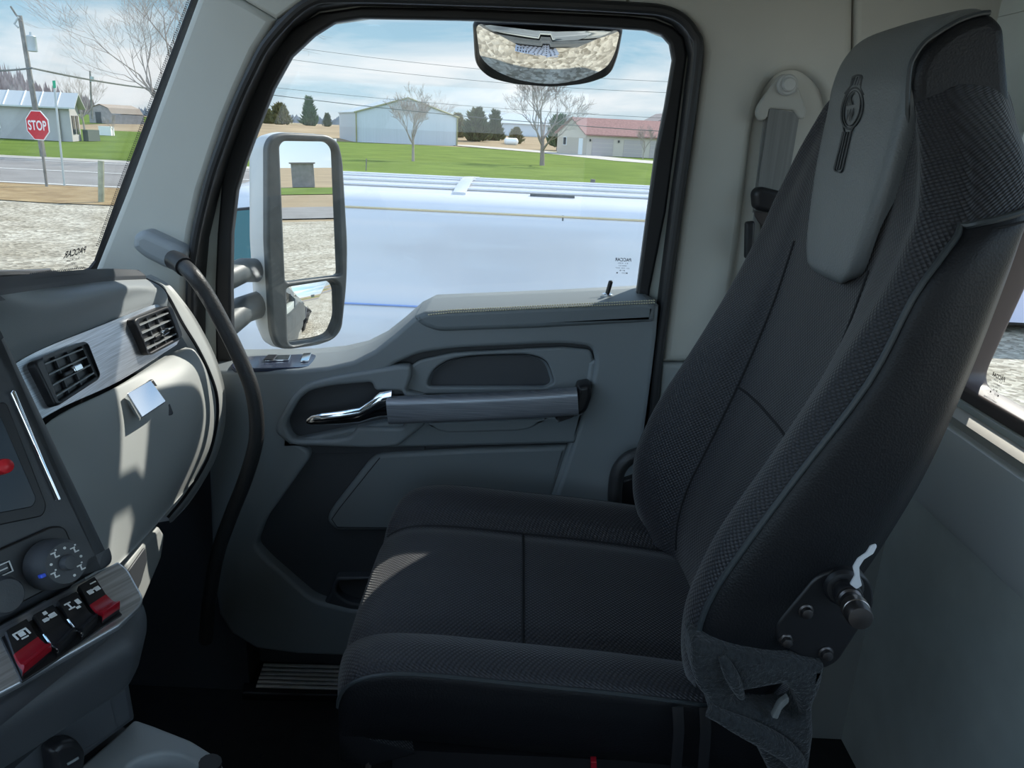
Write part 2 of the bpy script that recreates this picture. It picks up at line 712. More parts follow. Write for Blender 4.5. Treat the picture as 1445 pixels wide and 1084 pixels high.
M_ledge = mat('rear_ledge_beige', (0.50, 0.47, 0.42), 0.6, noise=0.05, nscale=30)
M_gasket = mat('brown_window_gasket', (0.10, 0.075, 0.07), 0.4)
M_red = mat('red_plastic', (0.30, 0.008, 0.018), 0.3)
M_knobred = mat('red_knob', (0.62, 0.02, 0.03), 0.35)
M_white = mat('white_print', (0.75, 0.76, 0.76), 0.6)
M_blue = mat('blue_mark', (0.05, 0.12, 0.75), 0.4)
M_screen = mat('black_screen', (0.008, 0.009, 0.012), 0.12)
M_glass = glass_mat('clear_window_glass')
M_frit = mat('black_frit', (0.008, 0.009, 0.012), 0.35)
M_print = mat('black_etched_print', (0.02, 0.02, 0.035), 0.6)
M_handleblack = mat('black_textured_handle', (0.028, 0.029, 0.031), 0.45, bump=0.6, bscale=350, bdist=0.001)
M_mount = mat('grey_handle_mount', (0.26, 0.28, 0.29), 0.5, bump=0.2, bscale=700, bdist=0.0005)
M_switchplate = mat('blue_grey_gloss', (0.035, 0.045, 0.075), 0.12)
M_shell = mat('pale_mirror_shell', (0.62, 0.65, 0.67), 0.35)
M_mframe = mat('grey_mirror_frame', (0.085, 0.098, 0.105), 0.45, noise=0.2, nscale=25)
M_van = mat('white_van_paint', (0.60, 0.605, 0.63), 0.22, coat=0.4)
M_vanglass = mat('teal_van_glass', (0.05, 0.16, 0.19), 0.08)
M_yellow = mat('pale_yellow_stripe', (0.62, 0.52, 0.34), 0.5)
M_bluestripe = mat('blue_stripe', (0.25, 0.36, 0.66), 0.5)
M_gravel = ground_mat('pale_gravel', (0.30, 0.27, 0.21), (0.46, 0.43, 0.36), 0.6, 8, fine=14, bump=0.6)
M_road = ground_mat('grey_asphalt', (0.21, 0.20, 0.19), (0.27, 0.26, 0.25), 0.4)
M_lawn = ground_mat('green_lawn', (0.088, 0.135, 0.022), (0.135, 0.195, 0.034), 0.25, 8)
M_field = ground_mat('brown_field', (0.25, 0.19, 0.12), (0.36, 0.28, 0.18), 0.08, 8)
M_dry = ground_mat('dry_grass', (0.22, 0.15, 0.08), (0.36, 0.27, 0.15), 1.2, 8)
M_line = mat('white_road_line', (0.75, 0.75, 0.72), 0.8)
M_drive = ground_mat('pale_driveway', (0.42, 0.39, 0.34), (0.50, 0.47, 0.43), 0.5)
M_wood = mat('weathered_wood', (0.20, 0.19, 0.17), 0.9, noise=0.3, nscale=3)
M_postwood = mat('green_grey_post', (0.30, 0.31, 0.22), 0.9, noise=0.2, nscale=6)
M_zinc = mat('zinc_post', (0.42, 0.47, 0.48), 0.5, 0.3)
M_stopred = mat('stop_red', (0.50, 0.015, 0.03), 0.5)
M_signgreen = mat('street_sign_green', (0.03, 0.35, 0.20), 0.5)
M_bark = mat('grey_brown_bark', (0.24, 0.20, 0.18), 0.95)
M_barkpale = mat('pale_bark', (0.34, 0.29, 0.26), 0.95)
M_cedar = mat('cedar_green', (0.065, 0.085, 0.035), 0.95, noise=0.5, nscale=1.6)
M_cedar2 = mat('cedar_olive', (0.13, 0.125, 0.05), 0.95, noise=0.4, nscale=1.6)
M_pine = mat('pine_green', (0.05, 0.10, 0.04), 0.95, noise=0.5, nscale=1.6)
M_woods = mat('bare_woods', (0.36, 0.30, 0.28), 1.0, noise=0.3, nscale=0.4)
M_fartrees = mat('far_treeline', (0.20, 0.22, 0.24), 1.0, noise=0.3, nscale=0.2)
M_barnwall = mat('white_barn_steel', (0.47, 0.50, 0.535), 0.5, noise=0.05, nscale=2.5, stretch=(3, 3, 0.05))
M_barnroof = mat('barn_roof_steel', (0.46, 0.49, 0.50), 0.4, 0.2)
M_barntrim = mat('olive_barn_trim', (0.25, 0.24, 0.12), 0.6)
M_siding = mat('beige_siding', (0.52, 0.45, 0.38), 0.8)
M_whitewall = mat('white_siding', (0.42, 0.40, 0.395), 0.8, noise=0.06, nscale=1.0)
M_redroof = mat('red_brown_shingles', (0.30, 0.16, 0.14), 0.9, noise=0.15, nscale=4)
M_greyroof = mat('grey_shingles', (0.26, 0.22, 0.21), 0.9, noise=0.15, nscale=4)
M_tinroof = mat('pale_tin_roof', (0.50, 0.52, 0.52), 0.45, 0.2)
M_garagedoor = mat('mauve_garage_door', (0.42, 0.36, 0.34), 0.7)
M_pane = mat('dark_house_pane', (0.03, 0.04, 0.05), 0.1)
M_shed = mat('weathered_shed', (0.30, 0.28, 0.27), 0.9, noise=0.15, nscale=2)
M_shedroof = mat('tan_shed_roof', (0.36, 0.29, 0.23), 0.9)
M_tank = mat('white_tank', (0.8, 0.8, 0.78), 0.5)
M_wire = mat('wire', (0.12, 0.13, 0.12), 0.7)
M_tire = mat('tire', (0.015, 0.015, 0.015), 0.8)
M_lavender = mat('pale_lavender_paint', (0.62, 0.60, 0.72), 0.3)
M_stepsteel = mat('step_plate', (0.72, 0.73, 0.75), 0.25, 0.9)
M_ac = mat('grey_green_metal', (0.10, 0.12, 0.11), 0.7)

# ------------------------------------------------------------------ outlines of the door opening (traced, on the cab side)
SEAL_OUT = [(262, 530), (262, 400), (268, 350), (271, 327), (284, 270), (300, 222), (315, 178), (335, 130), (360, 75), (390, 27), (430, -2),
            (490, -9), (640, -5), (780, 0), (885, 6), (934, 10), (964, 21), (984, 43), (992, 75), (976, 200), (966, 270), (943, 440), (934, 512), (922, 640), (905, 800)]
SEAL_IN = [(276, 530), (276, 400), (281, 340), (297, 270), (312, 222), (328, 178), (347, 130), (371, 80), (402, 36), (440, 10), (495, 2),
           (640, 5), (780, 10), (885, 15), (930, 19), (955, 29), (972, 48), (979, 77), (964, 200), (954, 270), (932, 440), (922, 520), (908, 660), (893, 800)]
FRAME_OUT = [(304, 560), (304, 505), (303, 440), (303, 400), (306, 330), (313, 250), (330, 190), (352, 130), (380, 78), (412, 40), (450, 18), (510, 9),
             (640, 11), (780, 17), (885, 22), (925, 27), (950, 37), (966, 53), (970, 78), (955, 190), (940, 300), (918, 408), (905, 520), (900, 560)]
GLASS = [(327, 560), (327, 500), (325, 400), (326, 330), (333, 270), (345, 230), (360, 189), (385, 125), (410, 80), (442, 50), (472, 31), (510, 25),
         (668, 28), (780, 34), (870, 39), (914, 42), (934, 48), (946, 62), (950, 84), (939, 150), (926, 212), (914, 300), (900, 406), (880, 560)]


def closing(l, a, b):
    return l + [a, b]


# ------------------------------------------------------------------ the cab's shell
struct('floor', box((-1.05, -0.9, 1.16), (0.95, 1.50, 1.225)), M_floor)
struct('ceiling', box((-0.58, -0.9, 2.82), (0.95, 1.50, 2.88)), M_pillar)
d136 = D(1.36)
struct('trim_1', prism(d136, SEAL_OUT[9::-1] + [(262, 530), (80, 530), (100, 460), (132, 383), (177, 270), (276, 0), (305, -70), (322, -70), (328, -8), (344, 0)], -0.13, 0, bevel=0.012), M_pillar)
struct('trim_2', prism(d136, SEAL_OUT[9:15] + [(885, -62), (318, -62), (330, -9), (345, 0)], -0.13, 0, bevel=0.006), M_pillar)
BREC = [(1020, 512), (1046, 330), (1063, 178), (1078, 128), (1100, 100), (1130, 96), (1160, 120), (1180, 200), (1180, 512)]
struct('trim_3', prism(d136, [(887, 6)] + SEAL_OUT[15:23] + [(1330, 514), (1420, 120), (1204, 100), (1207, -62), (887, -62)], -0.13, 0, holes=[rnd(BREC, 16)], bevel=0.014, res=4), M_pillar)
struct('trim_4', prism(D(1.375), BREC[:1] + [(1012, 530), (1200, 530), (1200, 80), (1050, 80)], -0.03, 0, bevel=0.001), M_pillar)
struct('trim_5', prism(D(1.355), [(934, 514), (1330, 516), (1330, 1150), (870, 1150), (905, 800), (922, 640)], -0.13, 0, bevel=0.008), M_pillar_lo)
struct('trim_6', prism(d136, [(1209, -62), (1206, 99), (1420, 119), (1470, 60), (1470, -62)], -0.13, 0, bevel=0.01), M_pillar)
struct('wall_right', box((-0.62, 1.39, 2.70), (0.95, 1.50, 2.85)), M_pillar_lo)
struct('wall_kick', box((-1.05, 1.42, 1.16), (-0.56, 1.50, 2.0)) + box((0.2, 1.40, 1.16), (0.95, 1.5, 1.75)) + box((-0.65, 1.495, 1.0), (0.3, 1.53, 1.40)), M_dark)
struct('wall_left', box((-1.05, -.98, 1.16), (0.95, -.90, 2.05)) + box((-1.05, -.98, 2.64), (0.95, -.90, 2.88)) + box((0.30, -.98, 1.16), (0.95, -.90, 2.88)), M_pillar_lo)
struct('wall_front', box((-1.10, -0.9, 1.16), (-1.0, 1.5, 2.10)), M_black)
seal = tube(spline([D(1.352).p(*[(a + b) / 2 for a, b in zip(p, q)]) for p, q in zip(SEAL_OUT[:9] + SEAL_OUT[10:], SEAL_IN[:9] + SEAL_IN[9:])], 5), 0.0085, 10)
struct('trim_7', seal + prism(D(1.362), SEAL_OUT + SEAL_IN[::-1], -0.05, 0.0, bevel=0.004), M_rubber)

# back wall of the cab with its window
WX = 0.75
struct('wall_back', box((WX + .004, -0.9, 1.16), (WX + .12, 1.40, 1.87)) + prism2(Fr((WX, 0, 0), (0, -1, 0), (0, 0, 1)), [(-1.42, 2.05), (-1.335, 2.05), (-1.175, 2.66), (-1.42, 2.66)], (), -.10, 0, .002) + box((WX, -0.9, 2.66), (WX + .10, 1.42, 2.85))
       + box((WX + .03, -0.9, 1.8), (WX + .12, 1.42, 2.04)), M_rear)
prof = [(WX + .03, 1.842), (WX + .001, 1.843), (WX - .006, 1.86), (WX - .016, 1.98), (WX - .006, 2.004), (WX + .03, 2.01), (WX + .05, 1.99), (WX + .05, 1.842)]


def ext_y(prof, y0, y1):
    n = len(prof)
    v = [Vector((x, y0, z)) for x, z in prof] + [Vector((x, y1, z)) for x, z in prof]
    return Geo(v, [(i, (i + 1) % n, n + (i + 1) % n, n + i) for i in range(n)] + [tuple(range(n - 1, -1, -1)), tuple(range(n, 2 * n))])


struct('trim_8', ext_y(prof, -0.9, 1.354), M_rearpad)
struct('trim_9', ext_y([(WX + .01, 2.005), (WX + .005, 2.022), (WX + .02, 2.030), (WX + .05, 2.030), (WX + .05, 2.0)], -0.9, 1.354)
       + ext_y([(WX + .055, 2.030), (WX + .058, 2.044), (WX + .09, 2.048), (WX + .12, 2.03), (WX + .12, 2.0), (WX + .055, 2.0)], -0.9, 1.354), M_ledge)
win = thing('window_2', None, None, (WX + .07, 0.15, 2.05), kind='structure')
fw2 = Fr((WX + .06, 0, 0), (0, -1, 0), (0, 0, 1))
oy = lambda a, b, c, d: [(-a, c), (-b, c), (-b, d), (-a, d)]
make('window_frame', prism2(fw2, rnd([(.86, 2.03), (-1.345, 2.03), (-1.185, 2.70), (.86, 2.70)], .05), [rnd([(.82, 2.062), (-1.312, 2.062), (-1.145, 2.655), (.82, 2.655)], .04)], -.03, .02, .006), M_gasket, win)
make('window_glass', prism2(fw2, [(.84, 2.04), (-1.33, 2.04), (-1.165, 2.68), (.84, 2.68)], (), -.022, -.018, 0), M_glass, win)

# windscreen
win = thing('window_1', None, None, (-0.793, 0.3, 2.168), kind='structure')
FWS = Fr((-0.793, 1.4, 2.168), (0, 1, 0), (0.230, 0, 0.467))
make('window_glass', prism2(FWS, [(-2.3, -.10), (.06, -.10), (.06, .62), (-2.3, .62)], (), -.003, .003, 0), M_glass, win)
frit = prism(FWS, [(300, -86), (265, 0), (164, 270), (135, 352), (130, 366), (122, 376), (108, 382), (60, 386), (-40, 398), (-40, 430), (150, 430), (180, 275), (276, 0), (330, -150)], .004, .008, bevel=0)
make('frit_band', frit, M_frit, win)
dots = []
for (ax, ay), (bx, by), k in (((266, -3), (165, 267), 95), ((165, 267), (136, 349), 30), ((118, 377), (40, 386), 26)):
    for i in range(k):
        t = i / k
        px, py = ax + (bx - ax) * t, ay + (by - ay) * t
        for off in (1.6, 3.6):
            a, b = FWS.uv(px - off, py - off * .35)
            dots.append(prism2(FWS, [(a + .0014 * math.cos(q), b + .0014 * math.sin(q)) for q in (0, 1.05, 2.1, 3.14, 4.19, 5.24)], (), .004, .0045, 0))
make('frit_dots', gsum(dots), M_frit, win)


def etching(fr, px, py, wpx, parent, tilt=0.0, lines=5):
    """the maker's mark etched in a pane's corner, read from outside, so mirrored from within"""
    a, b = fr.uv(px, py)
    a2, b2 = fr.uv(px + wpx, py)
    w = math.hypot(a2 - a, b2 - b)
    f2 = Fr(fr.p(px, py), fr.u * math.cos(tilt) + fr.v * math.sin(tilt), fr.v)
    g = text_geo('PACCAR', f2, 0, 0, 0.0045, w, w * .21, mirror=True, shear=0.15, bold=0.025)
    g2 = Geo()
    txt = ['SAFETY GLASS', 'LAMINATED', 'DOT 23  M40  AS1', 'XXXIV', 'TRANSPARENCY']
    for i in range(lines):
        ww = w * (.62, .48, .85, .30, .7)[i]
        g2 = g2 + text_geo(('E1 43R', '000151', 'AS1  M25  DOT', 'M', 'E1')[i], f2, 0, -w * (.22 + .15 * i), 0.0045, ww, w * .07, mirror=True)
    make('etched_lettering', g + g2, M_print, parent)


etching(Fr(FWS.o, (0, 1, 0), FWS.v), 103, 354, 26, win)

# ------------------------------------------------------------------ passenger door
door = thing('door_1', None, None, (-0.15, 1.45, 1.3), kind='structure')
d140, d142, d134 = D(1.40), D(1.42), D(1.34)
make('door_edge', prism(d142, [(272, 560)] + SEAL_OUT[:] + [(890, 800)], -0.06, 0, holes=[[(640 + (a - 640) * .975, 270 + (b - 270) * .955) for a, b in FRAME_OUT]], bevel=0.002), M_strip, door)
make('window_frame', prism(D(1.405), FRAME_OUT, -0.022, 0, holes=[GLASS[1:-1] + [(884, 540), (327, 540)]], bevel=0.005, res=3), M_rubber, door)
make('window_glass', prism(D(1.45), [(290, 600), (290, 300), (340, 130), (440, -20), (900, 0), (985, 40), (985, 100), (925, 600)], -0.002, 0.002, bevel=0), M_glass, door)
etching(D(1.448), 879, 366, 23, door)
etching(Fr((WX + .078, 0, 0), (0, -1, 0), (0, 0, 1)), 1413, 532, 20, bpy.data.objects['window_2'])

TRIM = [(290, 524), (420, 522), (462, 518), (498, 510), (528, 495), (556, 473), (582, 450), (604, 439), (680, 436), (800, 431), (918, 425), (930, 432), (927, 470), (920, 530),
        (905, 640), (890, 740), (875, 930), (700, 930), (520, 928), (421, 924), (361, 916), (326, 895), (309, 868), (300, 804), (296, 700)]
POCK = [(408, 578, 8), (440, 546, 8), (528, 536), (556, 514, 10), (592, 499, 14), (645, 492, 20), (795, 485, 20), (836, 490, 14), (841, 512, 10), (832, 556, 8), (783, 705, 8), (755, 862, 20), (498, 862, 10), (443, 848, 14),
        (378, 792, 12), (360, 772, 8), (372, 738, 14), (442, 640, 16), (402, 616, 10)]
make('door_panel', prism(d134, TRIM, -0.155, 0, holes=[rnd(POCK, 8)], bevel=0.008, res=4), M_door, door)
# chamfered light edge along the recess's rear side
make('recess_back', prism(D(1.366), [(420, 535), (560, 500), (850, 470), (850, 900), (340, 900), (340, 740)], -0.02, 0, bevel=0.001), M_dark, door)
make('recess_chamfer', prism(D(1.352), [(842, 506), (846, 512), (838, 558), (790, 706), (775, 780), (765, 780), (776, 706), (825, 556), (831, 512)], -0.02, 0.004, bevel=0.006), M_door, door)
# upper arm pad with stitching
PAD = [(584, 447), (600, 440), (640, 438), (800, 431.5), (916, 426), (926, 431, 3), (923, 455, 3), (760, 464), (618, 469, 10), (596, 461, 10), (586, 452, 6)]
make('armrest_pad', prism(D(1.332), PAD, -0.135, 0, bevel=0.010, r=3, res=4), M_doorpad, door)
st = []
for k in range(92):
    t = k / 91
    px = 604 + (922 - 604) * t
    py = (443.5 + (428.5 - 443.5) * t) - (1.2 if t > .1 else 1.2 - 4 * (.1 - t) * 5)
    for dy, dd in ((0, -.0012), (-3.4, .0036)):
        p = D(1.3335 + dd).p(px, py + dy)
        q = D(1.3335 + dd).p(px + 2.2, py + dy - .1)
        st.append(tube([p, q], .0012, 5))
make('stitching', gsum(st), M_thread, door)
# upper pocket: grey plate with a deep scoop
UPK = [(553, 558), (553, 538), (590, 509), (640, 498), (795, 490), (834, 494), (839, 513), (832, 556)]
SCOOP = [(602, 546), (609, 524, 16), (632, 508, 20), (670, 502, 20), (745, 500, 20), (772, 508, 14), (782, 540, 6), (770, 546, 6)]
make('pocket_plate', prism(D(1.352), UPK, -0.012, 0, holes=[rnd(SCOOP, 8)], bevel=0.005, r=6, res=3), M_door, door)
sc_px = rnd(SCOOP, 8)
rings = []
ce = (692, 526)
for s, yy in ((1.0, 1.353), (0.97, 1.362), (0.90, 1.378), (0.75, 1.39), (0.4, 1.394), (0.02, 1.395)):
    rings.append([D(yy).p(ce[0] + (p[0] - ce[0]) * s, ce[1] + (p[1] - ce[1]) * s) for p in sc_px])
nn = len(sc_px)
make('pocket_scoop', Geo([p for r_ in rings for p in r_], [(i * nn + k, i * nn + (k + 1) % nn, (i + 1) * nn + (k + 1) % nn, (i + 1) * nn + k) for i in range(len(rings) - 1) for k in range(nn)]), M_door, door, angle=60)
# shelf under the pull bar with a finger scoop
make('lower_rail', prism(D(1.340), [(395, 626), (540, 596), (800, 586), (824, 580), (812, 626), (700, 629), (520, 633)], -0.03, 0, bevel=0.006, r=4), M_doorpad, door)
make('finger_scoop', prism(D(1.340), [(600, 596), (772, 590), (748, 604, 6), (730, 607), (634, 610), (618, 607, 6)], -0.004, 0.0045, bevel=0.004, r=3), M_door, door)
# lower insert cushion
INS = [(528, 641, 16), (660, 634), (803, 629, 8), (780, 706), (765, 748, 10), (560, 750), (474, 750, 8), (459, 736, 10), (468, 718, 12)]
make('insert_pad', prism(D(1.352), INS, -0.02, 0, bevel=0.010, r=8, res=4), M_doorpad, door)
make('insert_stitching', tube([D(1.3515).p(*q) for q in [(536, 646), (480, 716), (468, 733), (476, 744), (560, 745)]], .0008, 5), M_seam, door)
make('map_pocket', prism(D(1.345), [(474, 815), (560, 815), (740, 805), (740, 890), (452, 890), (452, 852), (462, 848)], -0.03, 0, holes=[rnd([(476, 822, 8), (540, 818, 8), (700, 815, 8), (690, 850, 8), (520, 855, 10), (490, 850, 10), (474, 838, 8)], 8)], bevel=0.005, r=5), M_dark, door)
# handle bezel with recess
BEZ = [(390, 598, 12), (414, 556, 14), (436, 540, 12), (480, 530, 10), (560, 517, 8), (580, 517, 8), (580, 535, 8), (572, 553, 6), (600, 560), (600, 600), (560, 631, 8), (520, 633), (412, 630, 14), (388, 612, 10)]
BREC2 = [(402, 600, 8), (420, 566, 10), (436, 552, 10), (470, 545, 10), (525, 540, 6), (528, 552), (570, 553), (570, 604), (504, 604, 4), (494, 617, 8), (470, 621), (412, 622, 8)]
make('handle_bezel', prism(D(1.331), BEZ, -0.03, 0, holes=[rnd(BREC2, 8)], bevel=0.007, r=6, res=4), M_door, door)
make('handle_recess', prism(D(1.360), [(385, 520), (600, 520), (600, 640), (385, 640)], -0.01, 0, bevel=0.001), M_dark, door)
# pull bar
fbar = 1.31
pth = [D(fbar).p(x, y) for x, y in [(548, 579), (600, 577), (680, 574), (760, 570), (815, 566)]]
prof_bar = rbox2(.050, .030, .012, 4)
make('pull_bar', sweep(spline(pth, 4), prof_bar, (0, 0, 1)), M_hatched, door)
make('bar_end_cap', prism(D(1.305), [(816, 546), (834, 543, 6), (836, 560, 6), (828, 582, 6), (812, 590, 4), (782, 592, 3), (806, 584, 3)], -0.045, 0, bevel=0.008, r=3), M_black, door)
lev = [(553, 569, .019), (536, 571, .018), (524, 577, .0145), (508, 585, .0115), (480, 589, .010), (455, 591, .009), (440, 593, .0075), (433, 595, .0035)]
lp = [D(1.315).p(a, b) for a, b, _ in lev]
g = Geo()
vs = []
n = 14
for p, (_, _, r_) in zip(lp, lev):
    for k in range(n):
        a = 2 * math.pi * k / n
        vs.append(p + Vector((0, math.cos(a) * min(.010, r_ * .8), math.sin(a) * r_ * 1.35)))
fc = [(i * n + k, i * n + (k + 1) % n, (i + 1) * n + (k + 1) % n, (i + 1) * n + k) for i in range(len(lp) - 1) for k in range(n)] + [tuple(range(n)), tuple((len(lp) - 1) * n + k for k in range(n))]
make('door_handle', Geo(vs, fc), M_chrome, door, angle=50)
# window switch plate on the sill ledge
fs = Fr(V(388, 512, z=2.012), (1, 0, 0), (0, 1, 0.0))
fs.o = V(388, 512, y=1.40) + Vector((0, 0, .004))
fs = Fr(fs.o, (1, 0, 0.02), (0, 1, 0))
pl = make('switch_plate', prism(fs, [(326, 518), (336, 506), (440, 502), (447, 504), (440, 519), (428, 521), (330, 523)], -0.004, 0.004, bevel=0.0015, r=3), M_switchplate, door)
make('window_switch', prism(fs, [(374, 514), (380, 507), (411, 506), (408, 513)], 0.004, 0.008, bevel=0.001, r=1), M_chrome, pl)
make('lock_switch', prism(fs, [(424, 515), (428, 504), (440, 503), (436, 514)], 0.004, 0.008, bevel=0.001, r=1), M_chrome, pl)
make('switch_hollow', prism(fs, [(372, 514), (379, 507), (392, 507), (386, 514)], 0.008, 0.0095, bevel=0.0005, r=1), M_black, pl)
# lock pin with its ring
pb, pt = V(857, 415, y=1.40), V(862, 396, y=1.40)
make('lock_pin', tube([pb - Vector((0, 0, .02)), pb, pt - Vector((0, 0, .002)), pt], [.0042, .0042, .0042, .0025], 12), M_black, door)
make('lock_pin_ring', lathe(Fr(pb + Vector((0, 0, -.001)), (1, 0, 0), (0, 1, 0)), [(.010, -.004), (.010, .001), (.007, .003), (.005, .003)], 20), M_chrome, door)

# black grab bar by the door's rear edge
gb = [(926, 636), (905, 640), (886, 648), (873, 664), (868, 690), (867, 740), (866, 800)]
o = thing('grab_bar', 'black tubular grab bar curving down beside the rear edge of the passenger door', 'grab bar', D(1.30).p(867, 800))
make('bar', tube(spline([D(1.30).p(*q) for q in gb], 6), .0135, 12), M_handleblack, o)
make('mount', tube([D(1.30).p(918, 636), D(1.36).p(936, 632)], .016, 12), M_black, o)
make('bracket', prism(D(1.325), [(876, 680), (905, 670), (905, 830), (872, 830)], -0.03, 0, bevel=.004), M_black, o)

# sill plate
SP = [(371, 937), (486, 941), (486, 973), (361, 968)]
zf = 1.226
fl = Fr((0, 0, 1.245), (1, 0, 0), (0, 1, 0))
o = thing('sill_plate', 'ribbed aluminium step plate on the door sill below the passenger door', 'sill plate', V(430, 955, z=1.23))
make('base', prism(fl, [(352, 928), (640, 934), (640, 984), (340, 978)], -0.02, 0.0, bevel=.004, r=3), M_black, o)
for k in range(6):
    y0 = 938.5 + k * 5.9
    make('rib', prism(fl, [(372 - k * 2, y0), (520, y0 + 4), (520, y0 + 7.4), (371 - k * 2, y0 + 3.4)], 0.0, 0.006, bevel=.002), M_alu, o)

# grab handle on the front pillar
o = thing('grab_rail', 'long black curved grab rail running from the front pillar down past the door', 'grab rail', D(1.25).p(305, 780))
MT = [(186, 332, 6), (200, 324, 8), (250, 347, 8), (262, 356, 6), (258, 374, 8), (236, 382, 10), (200, 364, 8), (184, 350, 6)]
make('mount', prism(D(1.325), MT, -0.05, 0.0, bevel=0.014, r=6, res=4), M_mount, o)
hp = [(238, 365), (252, 370), (272, 388), (294, 420), (316, 460), (338, 505), (354, 545), (361, 580), (362, 615), (356, 645), (344, 682), (328, 722), (312, 765), (303, 800), (295, 850), (290, 905)]
hpp = [D(1.31 if i == 0 else 1.29 if i == 1 else 1.25).p(*q) for i, q in enumerate(hp)]
hpp = spline(hpp, 6)
make('collar', tube(hpp[3:10], .0165, 16), M_black, o)
make('tube', tube(hpp[2:], [.0130] * (len(hpp) - 2), 16), M_handleblack, o)

# ------------------------------------------------------------------ dashboard
def gpx(rows):
    return [[V(a, b, y=c) for a, b, c in r] for r in rows]


dash = thing('dashboard', 'grey dashboard with silver trim band, two air vents and a glovebox, below the windscreen', 'dashboard', (-0.65, 1.05, 1.8))
pad_rows = [[(-60, 402, .78), (0, 399, .82), (90, 389, 1.0), (150, 385, 1.12), (196, 386, 1.25)],
            [(-60, 428, .78), (0, 417, .82), (90, 404, 1.0), (155, 396.5, 1.12), (206, 394, 1.25)],
            [(-50, 470, .80), (30, 442, .86), (120, 417, 1.0), (180, 405, 1.13), (226, 404, 1.25)],
            [(-30, 515, .80), (40, 480, .87), (130, 441, 1.02), (200, 416, 1.17), (236, 417, 1.25)],
            [(-20, 540, .80), (44, 499, .88), (142, 456, 1.04), (212, 428, 1.19), (236, 432, 1.25)],
            [(-15, 545, .81), (50, 504, .89), (146, 460, 1.05), (214, 434, 1.20), (236, 440, 1.26)]]
make('upper_pad', surf(gpx(pad_rows[1:]), 6, 6), M_dash, dash, angle=60)
strip = []
for top, bot in zip(pad_rows[0], pad_rows[1]):
    strip.append((V(top[0], top[1], y=top[2]), V(bot[0], bot[1], y=bot[2])))
upz = Vector((0, 0, .006))
sg = surf([[a + upz for a, b in strip], [a * .1 + b * .9 + upz for a, b in strip], [b + upz * .7 for a, b in strip], [b - upz for a, b in strip]], 3, 5)
make('defrost_strip', sg, M_dark, dash, angle=50)
tp = [V(a, b, y=c) for a, b, c in pad_rows[0]]
make('top_shelf', Geo([p for q in tp for p in (q, Vector((-0.86, q.y, q.z - .05)))], [(2 * i, 2 * i + 2, 2 * i + 3, 2 * i + 1) for i in range(4)]), M_dark, dash)
make('bulkhead', box((-1.0, -0.9, 1.75), (-0.68, 1.22, 2.10)), M_black, dash)

band = [[(-20, 543, .80), (42, 500, .88), (142, 459, 1.04), (210, 432, 1.19), (224, 433, 1.222), (229, 437, 1.235)],
        [(0, 575, .80), (60, 537, .88), (153, 497, 1.04), (226, 458, 1.19), (241, 455, 1.222), (247, 456, 1.24)],
        [(20, 615, .80), (80, 577, .88), (165, 538, 1.04), (238, 492, 1.20), (247, 485, 1.225), (250, 479, 1.24)]]
P = surf_pts(gpx(band), 6, 6)
off = Vector((.006, -.004, .002))
P2 = [[p + off for p in r] for r in P]
edge = grid_geo(P2, UV=grid_uv(P2))
rim = [P2[0][j] for j in range(len(P2[0]))] + [P2[i][-1] for i in range(1, len(P2))] + [P2[-1][j] for j in range(len(P2[0]) - 2, -1, -1)]
rimb = [p - off * 2.2 for p in rim]
nr_ = len(rim)
make('trim_band', edge + Geo(rim + rimb, [(i, i + 1, nr_ + i + 1, nr_ + i) for i in range(nr_ - 1)]), M_brushed, dash, angle=40)


def plane3(a, b, c):
    """a plane through three points: u from a to b, v towards c"""
    return Fr(a, b - a, c - a)


def air_vent(outl, open_, nlouv, tab, yl, yr, label=None):
    fr = plane3(*[V(a, b, y=c) for a, b, c in yl])
    v = make('air_vent', prism(fr, outl, -.012, .0165, holes=[rnd(open_, 3)], bevel=.003, r=9, res=3), M_black, dash, label=label)
    make('duct', prism(fr, open_, .0070, .0085, bevel=0), M_black, v)
    q = [Vector((*fr.uv(*p), 0)) for p in open_]       # left-top, right-top, right-bottom, left-bottom
    for k in range(nlouv):
        t = (k + .5) / nlouv
        a, b = q[0].lerp(q[3], t), q[1].lerp(q[2], t)
        dv = (q[3] - q[0]).normalized()
        pts = [(a - dv * .0009), (b - dv * .0009), (b + dv * .0009), (a + dv * .0009)]
        g_ = Geo([fr.w(p.x, p.y, h) for p, h in zip(pts + pts, [.0155] * 4 + [.0085] * 4)], [(0, 1, 2, 3), (7, 6, 5, 4), (0, 4, 5, 1), (1, 5, 6, 2), (2, 6, 7, 3), (3, 7, 4, 0)])
        make('slat', g_, M_dash, v)
    for t in (.33, .66):
        a, b = q[0].lerp(q[1], t), q[3].lerp(q[2], t)
        du = (q[1] - q[0]).normalized() * .0011
        pts = [a - du, a + du, b + du, b - du]
        g_ = Geo([fr.w(p.x, p.y, h) for p, h in zip(pts + pts, [.0125] * 4 + [.0085] * 4)], [(0, 1, 2, 3), (7, 6, 5, 4), (0, 4, 5, 1), (1, 5, 6, 2), (2, 6, 7, 3), (3, 7, 4, 0)])
        make('divider', g_, M_dark, v)
    a, b = fr.uv(*tab)
    make('tab', prism2(fr, shift(rbox2(.020, .009, .003), a, b), (), .0135, .021, .002), M_chrome, v)
    make('tab_grip', prism2(fr, shift(rbox2(.024, .006, .002), a - .016, b - .002), (), .0095, .0175, .002), M_black, v)


